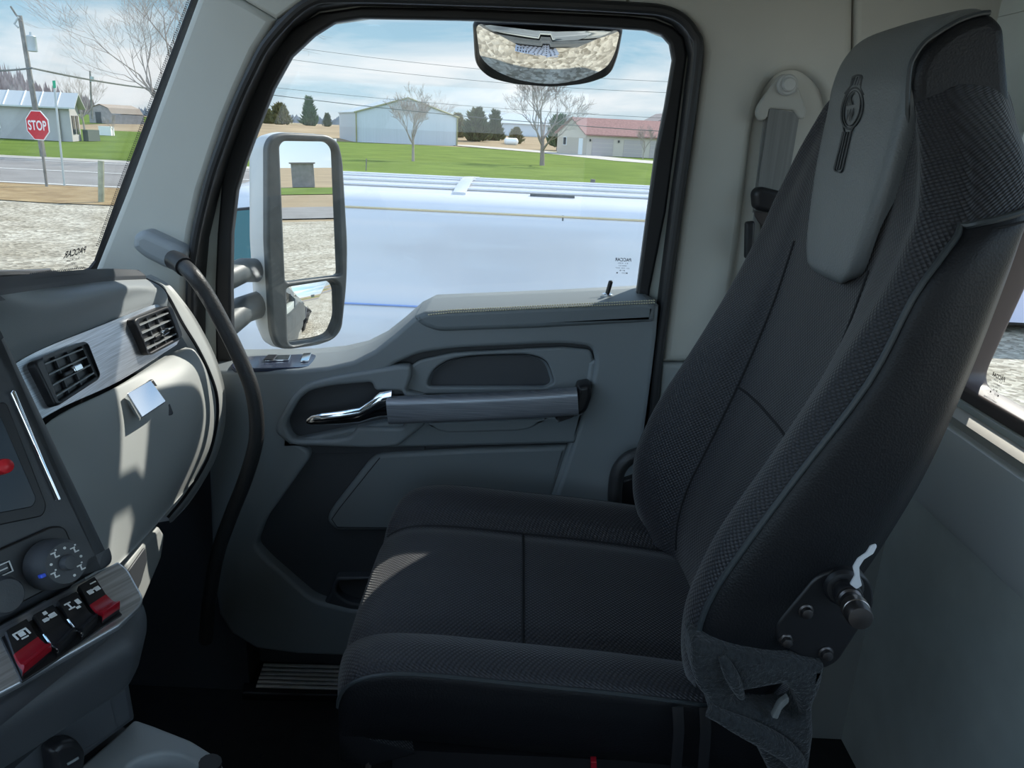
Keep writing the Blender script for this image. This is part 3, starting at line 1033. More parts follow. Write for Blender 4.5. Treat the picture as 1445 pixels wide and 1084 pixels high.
air_vent([(30, 515), (108, 484), (129, 537), (62, 580)], [(44, 511), (99, 491), (120, 536), (66, 571)], 4, (90, 525), ((60, 537, .88), (153, 497, 1.04), (42, 500, .88)), 0, 'larger black air vent with rounded corners')
air_vent([(173, 452), (229, 431), (247, 478), (196, 505)], [(182, 455), (223, 438), (238, 477), (195, 500)], 4, (217, 470), ((153, 497, 1.04), (226, 458, 1.19), (142, 459, 1.04)), 0, 'smaller black air vent nearer the door')

GB = [[(30, 632, .80), (84, 585, .88), (166, 545, 1.03), (232, 503, 1.17), (262, 490, 1.225)],
      [(34, 640, .81), (90, 590, .88), (172, 549, 1.03), (244, 506, 1.17), (276, 496, 1.225)],
      [(60, 680, .81), (112, 640, .88), (194, 592, 1.02), (266, 532, 1.16), (293, 528, 1.23)],
      [(90, 730, .80), (130, 700, .87), (207, 650, 1.0), (280, 583, 1.15), (302, 582, 1.235)],
      [(110, 785, .80), (146, 752, .87), (210, 703, .98), (272, 640, 1.12), (297, 628, 1.23)],
      [(125, 835, .80), (160, 797, .87), (205, 752, .97), (248, 703, 1.09), (276, 672, 1.20)],
      [(120, 845, .80), (155, 806, .87), (200, 760, .97), (242, 712, 1.09), (268, 682, 1.20)],
      [(80, 850, .86), (115, 815, .93), (160, 768, 1.03), (202, 724, 1.15), (228, 690, 1.26)]]
gb = make('glovebox', surf(gpx(GB), 6, 6), M_dashlow, dash, angle=50, label='grey glovebox door with a square latch, partly in sunshine')
fl_ = plane3(V(178, 562, y=1.05), V(212, 536, y=1.10), V(160, 510, y=1.05))
fl_ = plane3(V(176, 556, y=1.045), V(213, 537, y=1.095), V(176, 556, y=1.045) * 2 - V(199, 592, y=1.045))
LTC = fl_.p(205, 562)
fl2 = Fr(LTC + fl_.n * .026, fl_.u - Vector((.66, -.12, .74)) * fl_.u.dot(Vector((.66, -.12, .74))), fl_.v)
fl2 = Fr(fl2.o, fl2.u, Vector((.66, -.12, .74)).cross(fl2.u))
lt = make('latch', prism(fl_, [(175, 557), (213, 535), (236, 568), (199, 596)], -.012, .005, bevel=.003, r=3), M_black, gb)
make('latch_plate', prism(fl2, [(178, 557), (211, 538), (233, 568), (199, 591)], -.006, .003, bevel=.001, r=2), M_chrome, gb)
make('latch_hollow', prism(fl_, [(196, 596), (235, 570), (241, 586), (214, 600), (200, 605)], -.012, .008, bevel=.002, r=3), M_dark, gb)
# rounded end trim of the dash, beside the door
inner = [(206, 394, 1.255), (226, 405, 1.255), (239, 422, 1.26), (257, 456, 1.26), (279, 492, 1.262), (297, 530, 1.265), (306, 562, 1.265), (305, 600, 1.265), (292, 648, 1.26), (262, 698, 1.25), (236, 730, 1.22)]
outer = [(208, 389, 1.30), (232, 402, 1.30), (248, 419, 1.30), (273, 454, 1.30), (299, 504, 1.30), (312, 546, 1.30), (315, 575, 1.30), (312, 610, 1.30), (298, 655, 1.295), (268, 706, 1.285), (240, 738, 1.25)]
pi_, po_ = [V(a, b, y=c) for a, b, c in inner], [V(a, b, y=c) for a, b, c in outer]
rows = [[p + Vector((-.012, -.006, 0)) for p in pi_], pi_, [(a + b) / 2 + Vector((.003, -.004, 0)) for a, b in zip(pi_, po_)], po_, [p + Vector((-.006, .012, -.002)) for p in po_], [p + Vector((-.10, .02, -.03)) for p in po_]]
make('end_trim', surf(rows, 4, 5), M_dashlow, dash, angle=50)
make('end_seam', tube(spline([p + Vector((.001, -.001, 0)) for p in pi_], 4), .0028, 6), M_black, dash)
fx = Fr((-.575, 0, 0), (0, 1, 0), (0, 0, 1))
make('lower_panel', prism(fx, [(150, 835), (205, 764), (226, 742), (234, 754), (229, 788), (206, 842), (188, 880), (150, 905)], -.06, 0, bevel=.008, r=3), M_dashlow, dash)
make('lower_cover', prism(fx, [(150, 845), (202, 772), (205, 790), (196, 822), (180, 860), (150, 895)], 0, .004, bevel=.002, r=3), M_dark, dash)

# wiper resting along the foot of the windscreen
o = thing('windscreen_wiper', 'black windscreen wiper lying along the foot of the windscreen', 'wiper', V(40, 389, x=-.84))
wf = lambda a, b: V(a, b, x=-.85)
make('blade', tube([wf(-60, 390), wf(20, 387), wf(60, 386.5), wf(79, 386)], [.007, .007, .006, .005], 8), M_rubber, o)
make('arm', tube([wf(-60, 383), wf(10, 383.5), wf(60, 382), wf(70, 381)], .003, 8), M_bolt, o)

# ------------------------------------------------------------------ centre console
pR = V(130, 828, y=.58)
pL = V(0, 895, z=pR.z)
ku = (pR - pL).normalized()
pB, pT = V(165, 795, y=.585), V(0, 450, y=.605)
K = Fr(pB, ku, pT - pB)
con = thing('centre_console', 'dark centre console with screen, rotary dials and a row of rocker switches', 'console', V(100, 1084, y=.62))
make('body', prism(K, [(-14, 452), (4, 448, 16), (168, 794, 3), (60, 856), (-140, 965), (-260, 640)], -.16, 0, bevel=.016, r=3, res=5), M_dark, con)
make('screen_recess', prism(K, [(-60, 590), (6, 566, 10), (64, 714, 8), (58, 729, 6), (0, 741), (-90, 770)], .0005, .003, bevel=.001, r=4), M_black, con)
make('screen', prism(K, [(-60, 600), (-4, 585, 6), (48, 705, 6), (42, 716, 4), (-10, 726), (-90, 750)], .003, .0045, bevel=.0006, r=3), M_screen, con)
make('chrome_strip', prism(K, [(11, 556), (14, 551), (18, 552), (82, 706), (81, 709), (78, 708)], .0, .0055, bevel=.002, r=1.5), M_chrome, con)


def kdisc(fr, px, py, rpx, prof, m, name, par, n=32):
    a, b = fr.uv(px, py)
    a2, b2 = fr.uv(px + rpx, py)
    R_ = math.hypot(a2 - a, b2 - b)
    f2 = Fr(fr.w(a, b, 0), fr.u, fr.v)
    return make(name, lathe(f2, [(r_ * R_, h) for r_, h in prof], n), m, par, angle=40), f2, R_


kdisc(K, -6, 661, 12, [(1, 0), (1, .012), (.9, .017), (.4, .019), (.01, .0195)], M_knobred, 'red_knob', con)
make('dial_bezel', prism(K, [(-60, 800), (70, 743, 6), (88, 743, 10), (100, 770, 8), (104, 800, 8), (92, 818, 8), (30, 850), (-60, 890)], .0, .004, bevel=.0015, r=4), M_black, con)
dial, fd, RD = kdisc(K, 66, 797, 36, [(1, .004), (1, .010), (.96, .020), (.80, .026), (.78, .030), (.30, .030), (.30, .034), (.25, .037), (.01, .0375)], M_dark, 'rotary_dial', con, 40)
marks = Geo()
for k, a in enumerate((200, 160, 120, 78, 40, 0, -40, -80)):
    r_ = RD * .58
    x, y = r_ * math.cos(math.radians(a)), r_ * math.sin(math.radians(a))
    if k % 2:
        marks = marks + prism2(fd, [(x + .0011 * math.cos(q), y + .0011 * math.sin(q)) for q in (0, .8, 1.6, 2.4, 3.1, 3.9, 4.7, 5.5)], (), .030, .0305, 0)
    else:
        marks = marks + fbox(fd, x - .003, x + .001, y + .0008, y + .0018, .030, .0305) + fbox(fd, x - .0006, x + .0004, y - .003, y + .001, .030, .0305) + fbox(fd, x, x + .003, y - .003, y - .002, .030, .0305) + fbox(fd, x + .001, x + .0022, y + .0022, y + .0034, .030, .0305)
make('dial_symbols', marks, M_white, dial)
make('pointer', prism2(fd, shift(rbox2(.005, .003, .001), -RD * .84, -.002), (), .022, .0275, .0008), M_blue, dial)
d2, f2, R2 = kdisc(K, -12, 842, 30, [(1, .002), (1, .012), (.94, .020), (.8, .024), (.01, .025)], M_dark, 'rotary_dial', con, 40)
ic = prism(K, [(-20, 800), (4, 792), (9, 806), (-16, 818)], .004, .0055, bevel=.0006, r=2)
make('button_plate', ic, M_dark, con)
bx_, by_ = K.uv(0, 804)
make('button_symbol', fbox(K, bx_ - .006, bx_ + .006, by_ - .0045, by_ - .0037, .0052, .006) + fbox(K, bx_ - .006, bx_ + .006, by_ + .0037, by_ + .0045, .0052, .006) + fbox(K, bx_ - .006, bx_ - .0052, by_ - .004, by_ + .004, .0052, .006) + fbox(K, bx_ + .0052, bx_ + .006, by_ - .004, by_ + .004, .0052, .006) + fbox(K, bx_ - .003, bx_ + .003, by_ - .0005, by_ + .0005, .0052, .006), M_white, con)
kdisc(K, 16, 845, 5.5, [(1, 0), (1, .003), (.75, .0045), (.7, .003), (.4, .003), (.35, .0042), (.01, .0045)], M_black, 'socket', con)

# switch panel below
sTR, sBR = V(168, 794, y=.585), V(203, 852, y=.553)
S = Fr(sTR, ku, sTR - sBR)
make('switch_shelf', prism(S, [(-70, 925), (166, 791, 6), (190, 800, 16), (212, 846, 16), (213, 872, 14), (197, 902, 12), (-70, 1062)], -.075, -.003, bevel=.018, r=8, res=5), M_dark, con)
make('silver_panel', prism(S, [(-70, 924), (166, 795, 3), (180, 806, 10), (202, 846, 10), (199, 857, 6), (168, 886), (28, 967), (-70, 1018)], -.004, .003, bevel=.002, r=2), M_brushed, con)
make('switch_well', prism(S, [(0, 905), (36, 884), (104, 846), (132, 824), (172, 872), (144, 890), (80, 936), (30, 968)], .002, .0042, bevel=.0008, r=2), M_black, con)


def rocker(corners, red, label, sym):
    q = [Vector(S.p(*c)) for c in corners]          # top-left, top-right, bottom-right, bottom-left
    rows_ = []
    for t, h in ((0, .0045), (0.02, .011), (.35, .0085), (.55, .0070), (.8, .0095), (.97, .016), (1, .0045)):
        a, b = q[0].lerp(q[3], t), q[1].lerp(q[2], t)
        rows_.append([a + S.n * .0045, a + (b - a) * .03 + S.n * h, a + (b - a) * .5 + S.n * h, a + (b - a) * .97 + S.n * h, b + S.n * .0045])
    Pp = surf_pts(rows_, 4, 2)
    w_ = make('rocker_switch', grid_geo(Pp), M_black, con, angle=35, label=label)
    n2 = len(Pp)
    k0 = int(n2 * .46)
    if red:
        make('red_paddle', grid_geo([[p + S.n * .0006 for p in r_[1:-1]] for r_ in Pp[k0:-1]]), M_red, w_, angle=35)
    c = q[0].lerp(q[3], .27).lerp(q[1].lerp(q[2], .27), .5) - S.o
    a, b = c.dot(S.u), c.dot(S.v)
    g_ = Geo()
    for (x, y, w2, h2) in sym:
        g_ = g_ + fbox(S, a + x - w2 / 2, a + x + w2 / 2, b + y - h2 / 2, b + y + h2 / 2, .0105, .0112)
    make('symbol', g_, M_white, w_)
    if not red:
        l = [p[1] + S.n * .0008 for p in Pp[int(n2 * .4):-2]]
        make('edge_highlight', tube(l, .0008, 6), M_chrome, w_)


lamp = [(0, .003, .010, .0012), (-.0045, 0, .0012, .006), (.0045, 0, .0012, .006), (0, 0, .004, .004), (0, -.004, .005, .001)]
axle = [(-.003, 0, .004, .003), (.003, .001, .005, .004), (0, .006, .003, .003), (0, 0, .010, .001)]
axle2 = [(-.003, .003, .005, .001), (-.003, -.003, .005, .001), (-.003, 0, .001, .006), (.004, 0, .003, .005), (.001, -.005, .003, .002)]
trl = [(-.003, -.001, .004, .004), (.003, -.001, .004, .004), (0, 0, .009, .001), (.004, .006, .005, .001)]
rocker([(6, 904), (36, 886), (71, 929), (31, 963)], True, 'red-tipped rocker switch at the row\'s near end', lamp)
rocker([(45, 881), (73, 866), (106, 905), (80, 932)], False, 'black rocker switch beside the near red-tipped one', axle)
rocker([(79, 861), (106, 847), (136, 886), (114, 909)], False, 'black rocker switch beside the far red-tipped one', axle2)
rocker([(108, 840), (131, 826), (167, 869), (143, 886)], True, 'red-tipped rocker switch by the silver panel\'s rounded end', trl)

# column and tray under the switches
L = Fr(V(185, 935, y=.60), ku, (-.03, 0.0, 1))
make('column', prism(L, [(-70, 1010), (160, 890), (176, 905), (195, 1016, 6), (150, 1050), (60, 1120), (-70, 1190)], -.14, 0, bevel=.008, r=4), M_dark, con)
make('inset_panel', prism(L, [(-50, 1072), (130, 976, 8), (152, 976, 10), (164, 1028, 6), (30, 1110), (-50, 1150)], 0, .0025, bevel=.0015, r=4), M_dark, con)
cp = make('socket_cap', prism(L, [(52, 1050, 6), (66, 1036, 8), (90, 1032, 8), (104, 1050, 8), (100, 1085), (60, 1100)], .002, .020, bevel=.006, r=6), M_black, con)
make('cap_mark', prism(L, [(74, 1065), (90, 1056), (91, 1059), (75, 1068)], .0195, .0205, bevel=.0002), M_dash, cp)
H = Fr((0, 0, V(192, 1020, y=.60).z), (1, 0, 0), (0, 1, 0))
make('tray', prism(H, [(80, 1110), (190, 1014, 6), (214, 1022, 8), (270, 1044), (305, 1066, 10), (322, 1092, 10), (330, 1180), (90, 1200)], -.05, 0, holes=[rnd([(178, 1082, 12), (200, 1068, 12), (232, 1061, 14), (262, 1066, 12), (284, 1082, 14), (292, 1110, 14), (270, 1150, 20), (200, 1150, 20), (172, 1110, 14)], 10)], bevel=.004, r=5, res=4), M_dash, con)
hb = [H.uv(*q) for q in [(150, 1070), (230, 1040), (310, 1090), (320, 1200), (150, 1200)]]
make('cup_well', prism2(H, hb, (), -.08, -.046, .002), M_black, con)
ped = [H.uv(*q) for q in [(170, 1060), (212, 1040), (290, 1080), (300, 1150), (170, 1160)]]
make('tray_pedestal', prism2(H, ped, (), -(H.o.z - 1.226), -.046, .004), M_dark, con)
make('column_foot', fbox(L, -.30, L.uv(186, 1000)[0], -.70, L.uv(186, 1000)[1] - .03, -.13, -.012), M_dark, con)
make('tray_knob', tube([H.p(296, 1088, .0), H.p(298, 1088, .010)], .010, 12), M_black, con)

# ------------------------------------------------------------------ passenger seat
SY = 0.99
seat = thing('passenger_seat', 'black knit and leather truck seat with a grey leather headrest facing the dash', 'seat', (0.08, SY, 1.225))
# backrest levels: height, half width, front at centre, bolster crest, side piping, rear
LV = [(1.800, .225, .285, .245, .245, .350), (1.860, .243, .285, .226, .230, .366), (1.920, .250, .296, .222, .226, .385), (1.970, .250, .312, .232, .236, .408),
      (2.030, .250, .332, .252, .262, .432), (2.120, .250, .358, .296, .307, .460), (2.225, .250, .383, .344, .361, .480), (2.320, .250, .398, .380, .388, .493),
      (2.375, .247, .405, .394, .410, .500), (2.412, .238, .408, .402, .425, .505), (2.450, .205, .412, .408, .432, .509), (2.480, .168, .415, .412, .430, .511),
      (2.505, .143, .418, .416, .430, .512), (2.520, .130, .422, .425, .436, .508)]
LAT = [(-.86, 1.0, 'r'), (-1.0, .72, 's'), (-1.035, .40, 's'), (-1.025, .12, 's'), (-.985, 0, 'p'), (-.90, -.006, 'k'), (-.77, 0, 'k'), (-.62, .42, 'm'), (-.50, .90, 'm'), (-.25, 1.04, 'm'), (0, 1.06, 'm')]
LAT = LAT + [(-a, b, c) for a, b, c in LAT[-2::-1]]
rows = []
for z, w, xc, xk, xp, xr in LV:
    r_ = []
    for s, t, kind in LAT:
        y = SY + s * w
        if kind == 'r':
            x = xr
        elif kind == 's':
            x = xp + (xr - xp) * t
        elif kind == 'p':
            x = xp
        elif kind == 'k':
            x = xk + t
        else:
            x = xk + (xc - xk) * t
        dip = {7: .006, 8: .018, 9: .028, 10: .012}.get(len(rows), 0)
        zz = z - dip * {'r': 0.0, 's': (1 - t) ** .8, 'p': 1.0, 'k': .55, 'm': .1 * (1 - t)}[kind]
        r_.append(Vector((x, y, zz)))
    rows.append(r_)
NR, NC = 8, 8
BP = surf_pts(rows, NR, NC)
# the piping leaves the front edge and turns back over the shoulder
SH = 9 * NR            # row where the shoulder piece starts
PN, PF = 4 * NC, (len(LAT) - 5) * NC
last = len(BP) - 1
BUV = grid_uv(BP)
make('backrest', grid_geo(BP, 0, SH, PN, PF, BUV) + grid_geo(BP, SH, last, 0, len(BP[0]) - 1, BUV), M_fabric, seat, angle=60)
make('side_panel', grid_geo(BP, 0, SH, 0, PN), M_leather, seat, angle=60, label='black leather side panel nearer the camera')
make('side_panel', grid_geo(BP, 0, SH, PF, len(BP[0]) - 1), M_leather, seat, angle=60)
bk = []
for i in range(0, last + 1):
    a, b = BP[i][-1], BP[i][0]
    bk.append([a, a.lerp(b, .25) + Vector((.018, 0, 0)), a.lerp(b, .5) + Vector((.024, 0, 0)), a.lerp(b, .75) + Vector((.018, 0, 0)), b])
top = BP[last]
make('back_shell', grid_geo(bk), M_fleece, seat, angle=60)
make('backrest_top', Geo([p.copy() for p in top], [tuple(range(len(top)))]), M_fabric, seat)
pn = [BP[i][PN] + Vector((-.001, -.002, 0)) for i in range(NR, SH + 1, 2)] + [BP[SH][j] + Vector((0, -.002, .001)) for j in range(PN - 2, 0, -3)]
make('piping', tube(pn, .0034, 8), M_piping, seat)
make('piping_stitching', tube([p + Vector((.013, -.0035, -.004)) for p in pn[:-3]], .0011, 6), M_seam, seat)
make('piping', tube([BP[i][PF] + Vector((-.001, .002, 0)) for i in range(NR, SH + 1, 2)], .0034, 8), M_piping, seat)
c8, c12 = 8 * NC, 12 * NC
for c_ in (c8, c12):
    make('seam', tube([BP[i][c_] + Vector((-.0003, 0, 0)) for i in range(2, int(7.2 * NR), 2)], .0020, 6), M_seam, seat)
irow = int(4.75 * NR)
make('seam', tube([BP[irow][j] + Vector((-.0004, 0, 0)) for j in range(c8, c12 + 1, 2)], .0020, 6), M_seam, seat)

# headrest: grey pad wrapped over the top, dark leather ends
PADR = [(.396, 2.296, .950, .030), (.384, 2.301, .950, .058), (.3825, 2.322, .951, .080), (.3855, 2.370, .955, .095), (.391, 2.430, .962, .107), (.3975, 2.490, .968, .1105), (.4005, 2.525, .972, .112),
        (.410, 2.556, .975, .113), (.430, 2.580, .977, .1135), (.460, 2.590, .979, .112), (.482, 2.580, .98, .108), (.494, 2.556, .98, .104), (.498, 2.500, .98, .10)]
ctr = Vector((.455, 2.46))
rows = []
for i, (x, z, yc, hw) in enumerate(PADR):
    a = Vector(PADR[max(i - 1, 0)][:2])
    b = Vector(PADR[min(i + 1, len(PADR) - 1)][:2])
    t = (b - a).normalized()
    n_ = Vector((-t.y, t.x))
    if n_.dot(Vector((x, z)) - ctr) < 0:
        n_ = -n_
    r_ = []
    ks = .55 if i < 4 else 1.0
    for s, d in ((-1, -.022 * ks), (-.99, -.006), (-.93, .001), (-.80, .0035), (-.4, .0045), (0, .005), (.4, .0045), (.80, .0035), (.93, .001), (.99, -.006), (1, -.022 * ks)):
        r_.append(Vector((x + n_.x * d, yc + s * hw, z + n_.y * d)))
    rows.append(r_)
hr = make('headrest', surf(rows, 6, 5), M_padleather, seat, angle=70, label='grey leather headrest pad with an embossed badge')
SIDE = [(1283, 104, 24), (1299, 68, 20), (1345, 31, 20), (1391, 18, 16), (1411, 38, 10), (1419, 130, 10), (1424, 220), (1380, 300), (1292, 300), (1281, 180)]
fh = D(.866)
sp_ = [fh.uv(p[0], p[1]) for p in rnd(SIDE, 6)]
make('headrest_side', prism2(fh, sp_, (), -.215, .0125, .012, 4), M_leather, seat, angle=50, label='black leather headrest end')
pp_ = [fh.p(a, b, .006) for a, b in [(1277, 178), (1277, 140), (1280, 98), (1288, 78), (1304, 58), (1345, 32), (1376, 21), (1392, 19)]]
make('headrest_piping', tube(spline(pp_, 5), .0026, 8), M_piping, seat)
# embossed badge: grille bars, oval ring and two letters
EF = Fr((.3865, .96, 2.42), (0, -1, 0), (.118, 0, 1))
EF = Fr(EF.o - Vector((.0022, 0, 0)), (0, -1, 0), (.118, 0, .993))


def oval(cx_, cy_, a_, b_, tx, ty, n_=36):
    l_ = math.hypot(tx, ty)
    ux, uy = tx / l_, ty / l_
    return [(cx_ + ux * b_ * math.cos(2 * math.pi * k / n_) - uy * a_ * math.sin(2 * math.pi * k / n_), cy_ + uy * b_ * math.cos(2 * math.pi * k / n_) + ux * a_ * math.sin(2 * math.pi * k / n_)) for k in range(n_)]


tx, ty = -16, 74
eh = dict(h0=-.004, h1=.0016, bevel=.0004)
em = prism(EF, oval(1203.5, 153, 15.5, 31, tx, ty), holes=[oval(1203.5, 153, 13, 28, tx, ty)], **eh)
em = em + prism(EF, oval(1203.5, 153, 11.5, 26, tx, ty), holes=[oval(1203.5, 153, 10.3, 24.5, tx, ty)], **eh)


def bar_(x0, y0, x1, y1, w_):
    return prism(EF, [(x0 - w_, y0), (x0 + w_, y0), (x1 + w_, y1), (x1 - w_, y1)], r=.8, **eh)


for k in (-1.5, -.5, .5, 1.5):
    em = em + bar_(1196 + k * 3.6, 186, 1183.5 + k * 3.4, 240, .75)
    if abs(k) < 2:
        em = em + bar_(1213 + k * 3.6, 108 + abs(k), 1209.5 + k * 3.6, 121, .75)
em = em + prism(EF, [(1203.5, 108, 3), (1211, 104.5, 4), (1219, 106, 4), (1217, 124), (1221, 134), (1219.5, 135), (1215, 124), (1216.5, 109, 3), (1211, 107, 3), (1205.5, 110, 3), (1203, 122), (1194, 134), (1192.5, 132), (1201, 121)], r=.5, **eh)
em = em + prism(EF, [(1190, 178), (1191, 186), (1177, 238, 3), (1178.5, 243, 3), (1187, 244.5, 3), (1190, 240, 3), (1203, 186), (1206, 180), (1204.5, 179), (1201.5, 185), (1188.5, 238, 2), (1186, 242, 2), (1180, 241, 2), (1179, 238, 2), (1192.7, 186), (1191.5, 177)], r=.5, **eh)
make('badge', em, M_emboss, hr)


def fit_text(s_, quad, par, name):
    a, b = EF.uv(*quad[0])
    c, d = EF.uv(*quad[1])
    e, f_ = EF.uv(*quad[2])
    w_, h_ = math.hypot(c - a, d - b), math.hypot(e - a, f_ - b)
    mid = EF.w((c + e) / 2, (d + f_) / 2)
    f2 = Fr(mid, EF.u * (c - a) + EF.v * (d - b), EF.u * (a - e) + EF.v * (b - f_))
    make(name, text_geo(s_, f2, 0, 0, .0024, w_, h_, bold=.05), M_emboss, par)


fit_text('K', [(1200, 133), (1209, 130), (1197.5, 150)], hr, 'badge_letter')
fit_text('W', [(1197.5, 156), (1207.5, 153), (1195, 173)], hr, 'badge_letter')

# cushion
CR = [(-.120, 1.700, 0, .86), (-.178, 1.735, 0, .94), (-.205, 1.775, .3, .975), (-.203, 1.805, .75, .99), (-.185, 1.826, 1, 1), (-.150, 1.838, 1, 1), (-.08, 1.840, 1, 1), (.03, 1.833, 1, 1), (.14, 1.826, 1, 1), (.25, 1.815, 1, 1), (.36, 1.80, 1, 1)]
# lateral: offset, drop from the crest
CL = [(-.215, -.125, 1), (-.240, -.085, 1), (-.251, -.040, 1), (-.252, -.012, 1), (-.249, .004, 1), (-.235, .013, 1), (-.205, .014, 1), (-.170, .002, 1), (-.148, -.020, 1), (-.11, -.014, 1), (-.05, -.012, 1), (0, -.012, 1)]
CL = CL + [(-a, b, c) for a, b, c in CL[-2::-1]]
rows = []
for x, z, bl, ws in CR:
    r_ = []
    for s, d, _ in CL:
        low = d < -.03
        zz = z + (d * bl if not low else d)
        if low:
            zz = min(zz, 1.715 + (z - 1.7) * .55 + (d + .125) * .95)
        xx = x
        if x < -.1:
            xx = x + .018 * (abs(s) / .25) ** 4      # plan corners turned back a little
        r_.append(Vector((xx, SY + s * ws, max(zz, 1.695))))
    rows.append(r_)
CP = surf_pts(rows, 6, 6)
CUV = grid_uv(CP)
cp0, cp1 = 4 * 6, (len(CL) - 5) * 6
cs0 = 3 * 6
make('cushion', grid_geo(CP, 0, len(CP) - 1, cp0, cp1, CUV), M_fabric, seat, angle=60)
make('cushion_side', grid_geo(CP, 0, len(CP) - 1, 0, cp0), M_leather, seat, angle=60, label='black leather cushion side nearer the camera')
make('cushion_side', grid_geo(CP, 0, len(CP) - 1, cp1, len(CP[0]) - 1), M_leather, seat, angle=60)
make('cushion_piping', tube([CP[i][cp0] + Vector((0, -.001, .001)) for i in range(14, len(CP) - 6, 2)], .0026, 8), M_piping, seat)
make('cushion_piping', tube([CP[i][cp1] + Vector((0, .001, .001)) for i in range(14, len(CP) - 6, 2)], .0026, 8), M_piping, seat)
for j in (8 * 6, (len(CL) - 9) * 6):
    make('cushion_seam', tube([CP[i][j] for i in range(20, len(CP), 2)], .0018, 6), M_seam, seat)
ir = 7 * 6
make('cushion_seam', tube([CP[ir][j] + Vector((0, 0, .0004)) for j in range(8 * 6, (len(CL) - 9) * 6 + 1, 2)], .0020, 6), M_seam, seat)
# pedestal, suspension and bracket under the cushion
make('pedestal', box((-.10, .80, 1.225), (.34, 1.18, 1.70)), M_black, seat)
make('cushion_pan', box((-.13, .775, 1.655), (.36, 1.205, 1.70)), M_black, seat)
make('lever', tube([V(512, 1058, y=.76), V(519, 1066, y=.76), V(516, 1100, y=.76)], .006, 10), M_bolt, seat)
make('release_tab', prism(D(.735), [(834, 1076), (842, 1076), (843, 1110), (834, 1110)], -.01, 0, bevel=.001), M_red, seat)

# recliner plate with its spigot, bolts and the torn tape
rp = D(.736)
RP = [(1090, 880, 12), (1150, 808, 16), (1190, 797, 20), (1226, 812, 20), (1232, 850, 14), (1180, 930, 10), (1160, 940, 6), (1096, 905, 10)]
pl = make('recliner_plate', prism(rp, RP, -.03, .006, bevel=.003, r=10, res=3), M_black, seat)
for (x, y) in ((1134, 857), (1106, 898), (1162, 916)):
    a, b = rp.uv(x, y)
    make('bolt', lathe(Fr(rp.w(a, b, .006), rp.u, rp.v), [(.0085, 0), (.0085, .002), (.0065, .003), (.006, .008), (.003, .009)], 6 if x == 1106 else 18), M_steel, pl)
a, b = rp.uv(1186, 822)
axis = (Vector(D(.66).p(1214, 872)) - rp.w(a, b, .006)).normalized()
sf = Fr(rp.w(a, b, .004), axis.orthogonal(), axis.cross(axis.orthogonal()))
make('boss', lathe(sf, [(.021, -.004), (.021, .008), (.018, .012), (.012, .013)], 24), M_black, pl)
make('spigot', lathe(sf, [(.0125, 0), (.0125, .036), (.0105, .038), (.0105, .046), (.0130, .048), (.0130, .072), (.0115, .076), (.004, .077)], 24), M_steel, pl)
make('spigot_ring', lathe(Fr(sf.w(0, 0, .050), sf.u, sf.v), [(.0125, 0), (.0137, .001), (.0137, .011), (.0125, .012)], 24), M_bolt, pl)
sp_f = Fr(sf.w(0, 0, .018), sf.u, sf.v)
make('collar', lathe(sp_f, [(.0135, 0), (.0145, .002), (.0145, .012), (.0135, .014)], 24), M_black, pl)
tf = D(.70)
TP = [(1199, 824), (1206, 812), (1203, 800), (1210, 788), (1222, 780), (1228, 770), (1236, 767.5), (1237, 771), (1232, 781), (1219, 789), (1212, 800), (1213, 814), (1216, 826), (1208, 831)]
make('torn_tape', prism(tf, TP, -.0012, .0012, bevel=.0006, r=2), M_tape, pl)

# fleece skirt closing the gap between backrest and cushion
fz = D(.715)
FL = [(977, 912, 5), (988, 908, 6), (1030, 920), (1090, 932), (1166, 942, 4), (1160, 975), (1148, 1000), (1150, 1040), (1144, 1084), (1140, 1130), (1100, 1120), (1060, 1040, 12), (1000, 1008, 10), (1003, 992), (985, 975), (976, 940)]
FH = [(1042, 980, 3), (1056, 978), (1110, 968, 4), (1124, 985), (1132, 1010, 4), (1120, 1020, 6), (1090, 1012, 6), (1046, 1000, 4), (1034, 992, 4)]
fg = prism(fz, FL, -.05, 0, holes=[rnd(FH, 5)], bevel=.009, r=8, res=4)
make('fleece_skirt', fg, M_fleece, seat)
make('fleece_fold', tube(spline([fz.p(x, y, h) for x, y, h in [(1000, 1000, .002), (1030, 1012, .007), (1070, 1030, .009), (1105, 1052, .008), (1126, 1080, .006), (1130, 1120, 0)]], 4), [.006 + .007 * math.sin(math.pi * min(1, max(.12, k / 20))) for k in range(21)], 10), M_fleece, seat, angle=70)
make('fleece_fold', tube(spline([fz.p(x, y, h) for x, y, h in [(1018, 925, 0), (1026, 940, .005), (1036, 960, .006), (1046, 982, .003)]], 4), [.004 + .004 * math.sin(math.pi * k / 12) for k in range(13)], 10), M_fleece, seat, angle=70)
make('webbing_loop', prism(D(.712), [(1088, 1010), (1098, 990, 4), (1112, 980, 4), (1112, 988), (1102, 998), (1096, 1012)], -.004, .004, bevel=.001, r=2), M_web, seat)
for x in (948, 986):
    make('strap', sweep([D(.728).p(x + 8, 998), D(.722).p(x + 10, 1030), D(.724).p(x + 6, 1084), D(.726).p(x - 2, 1140)], rbox2(.013, .002, .0008, 2), (1, 0, 0)), M_black, seat)

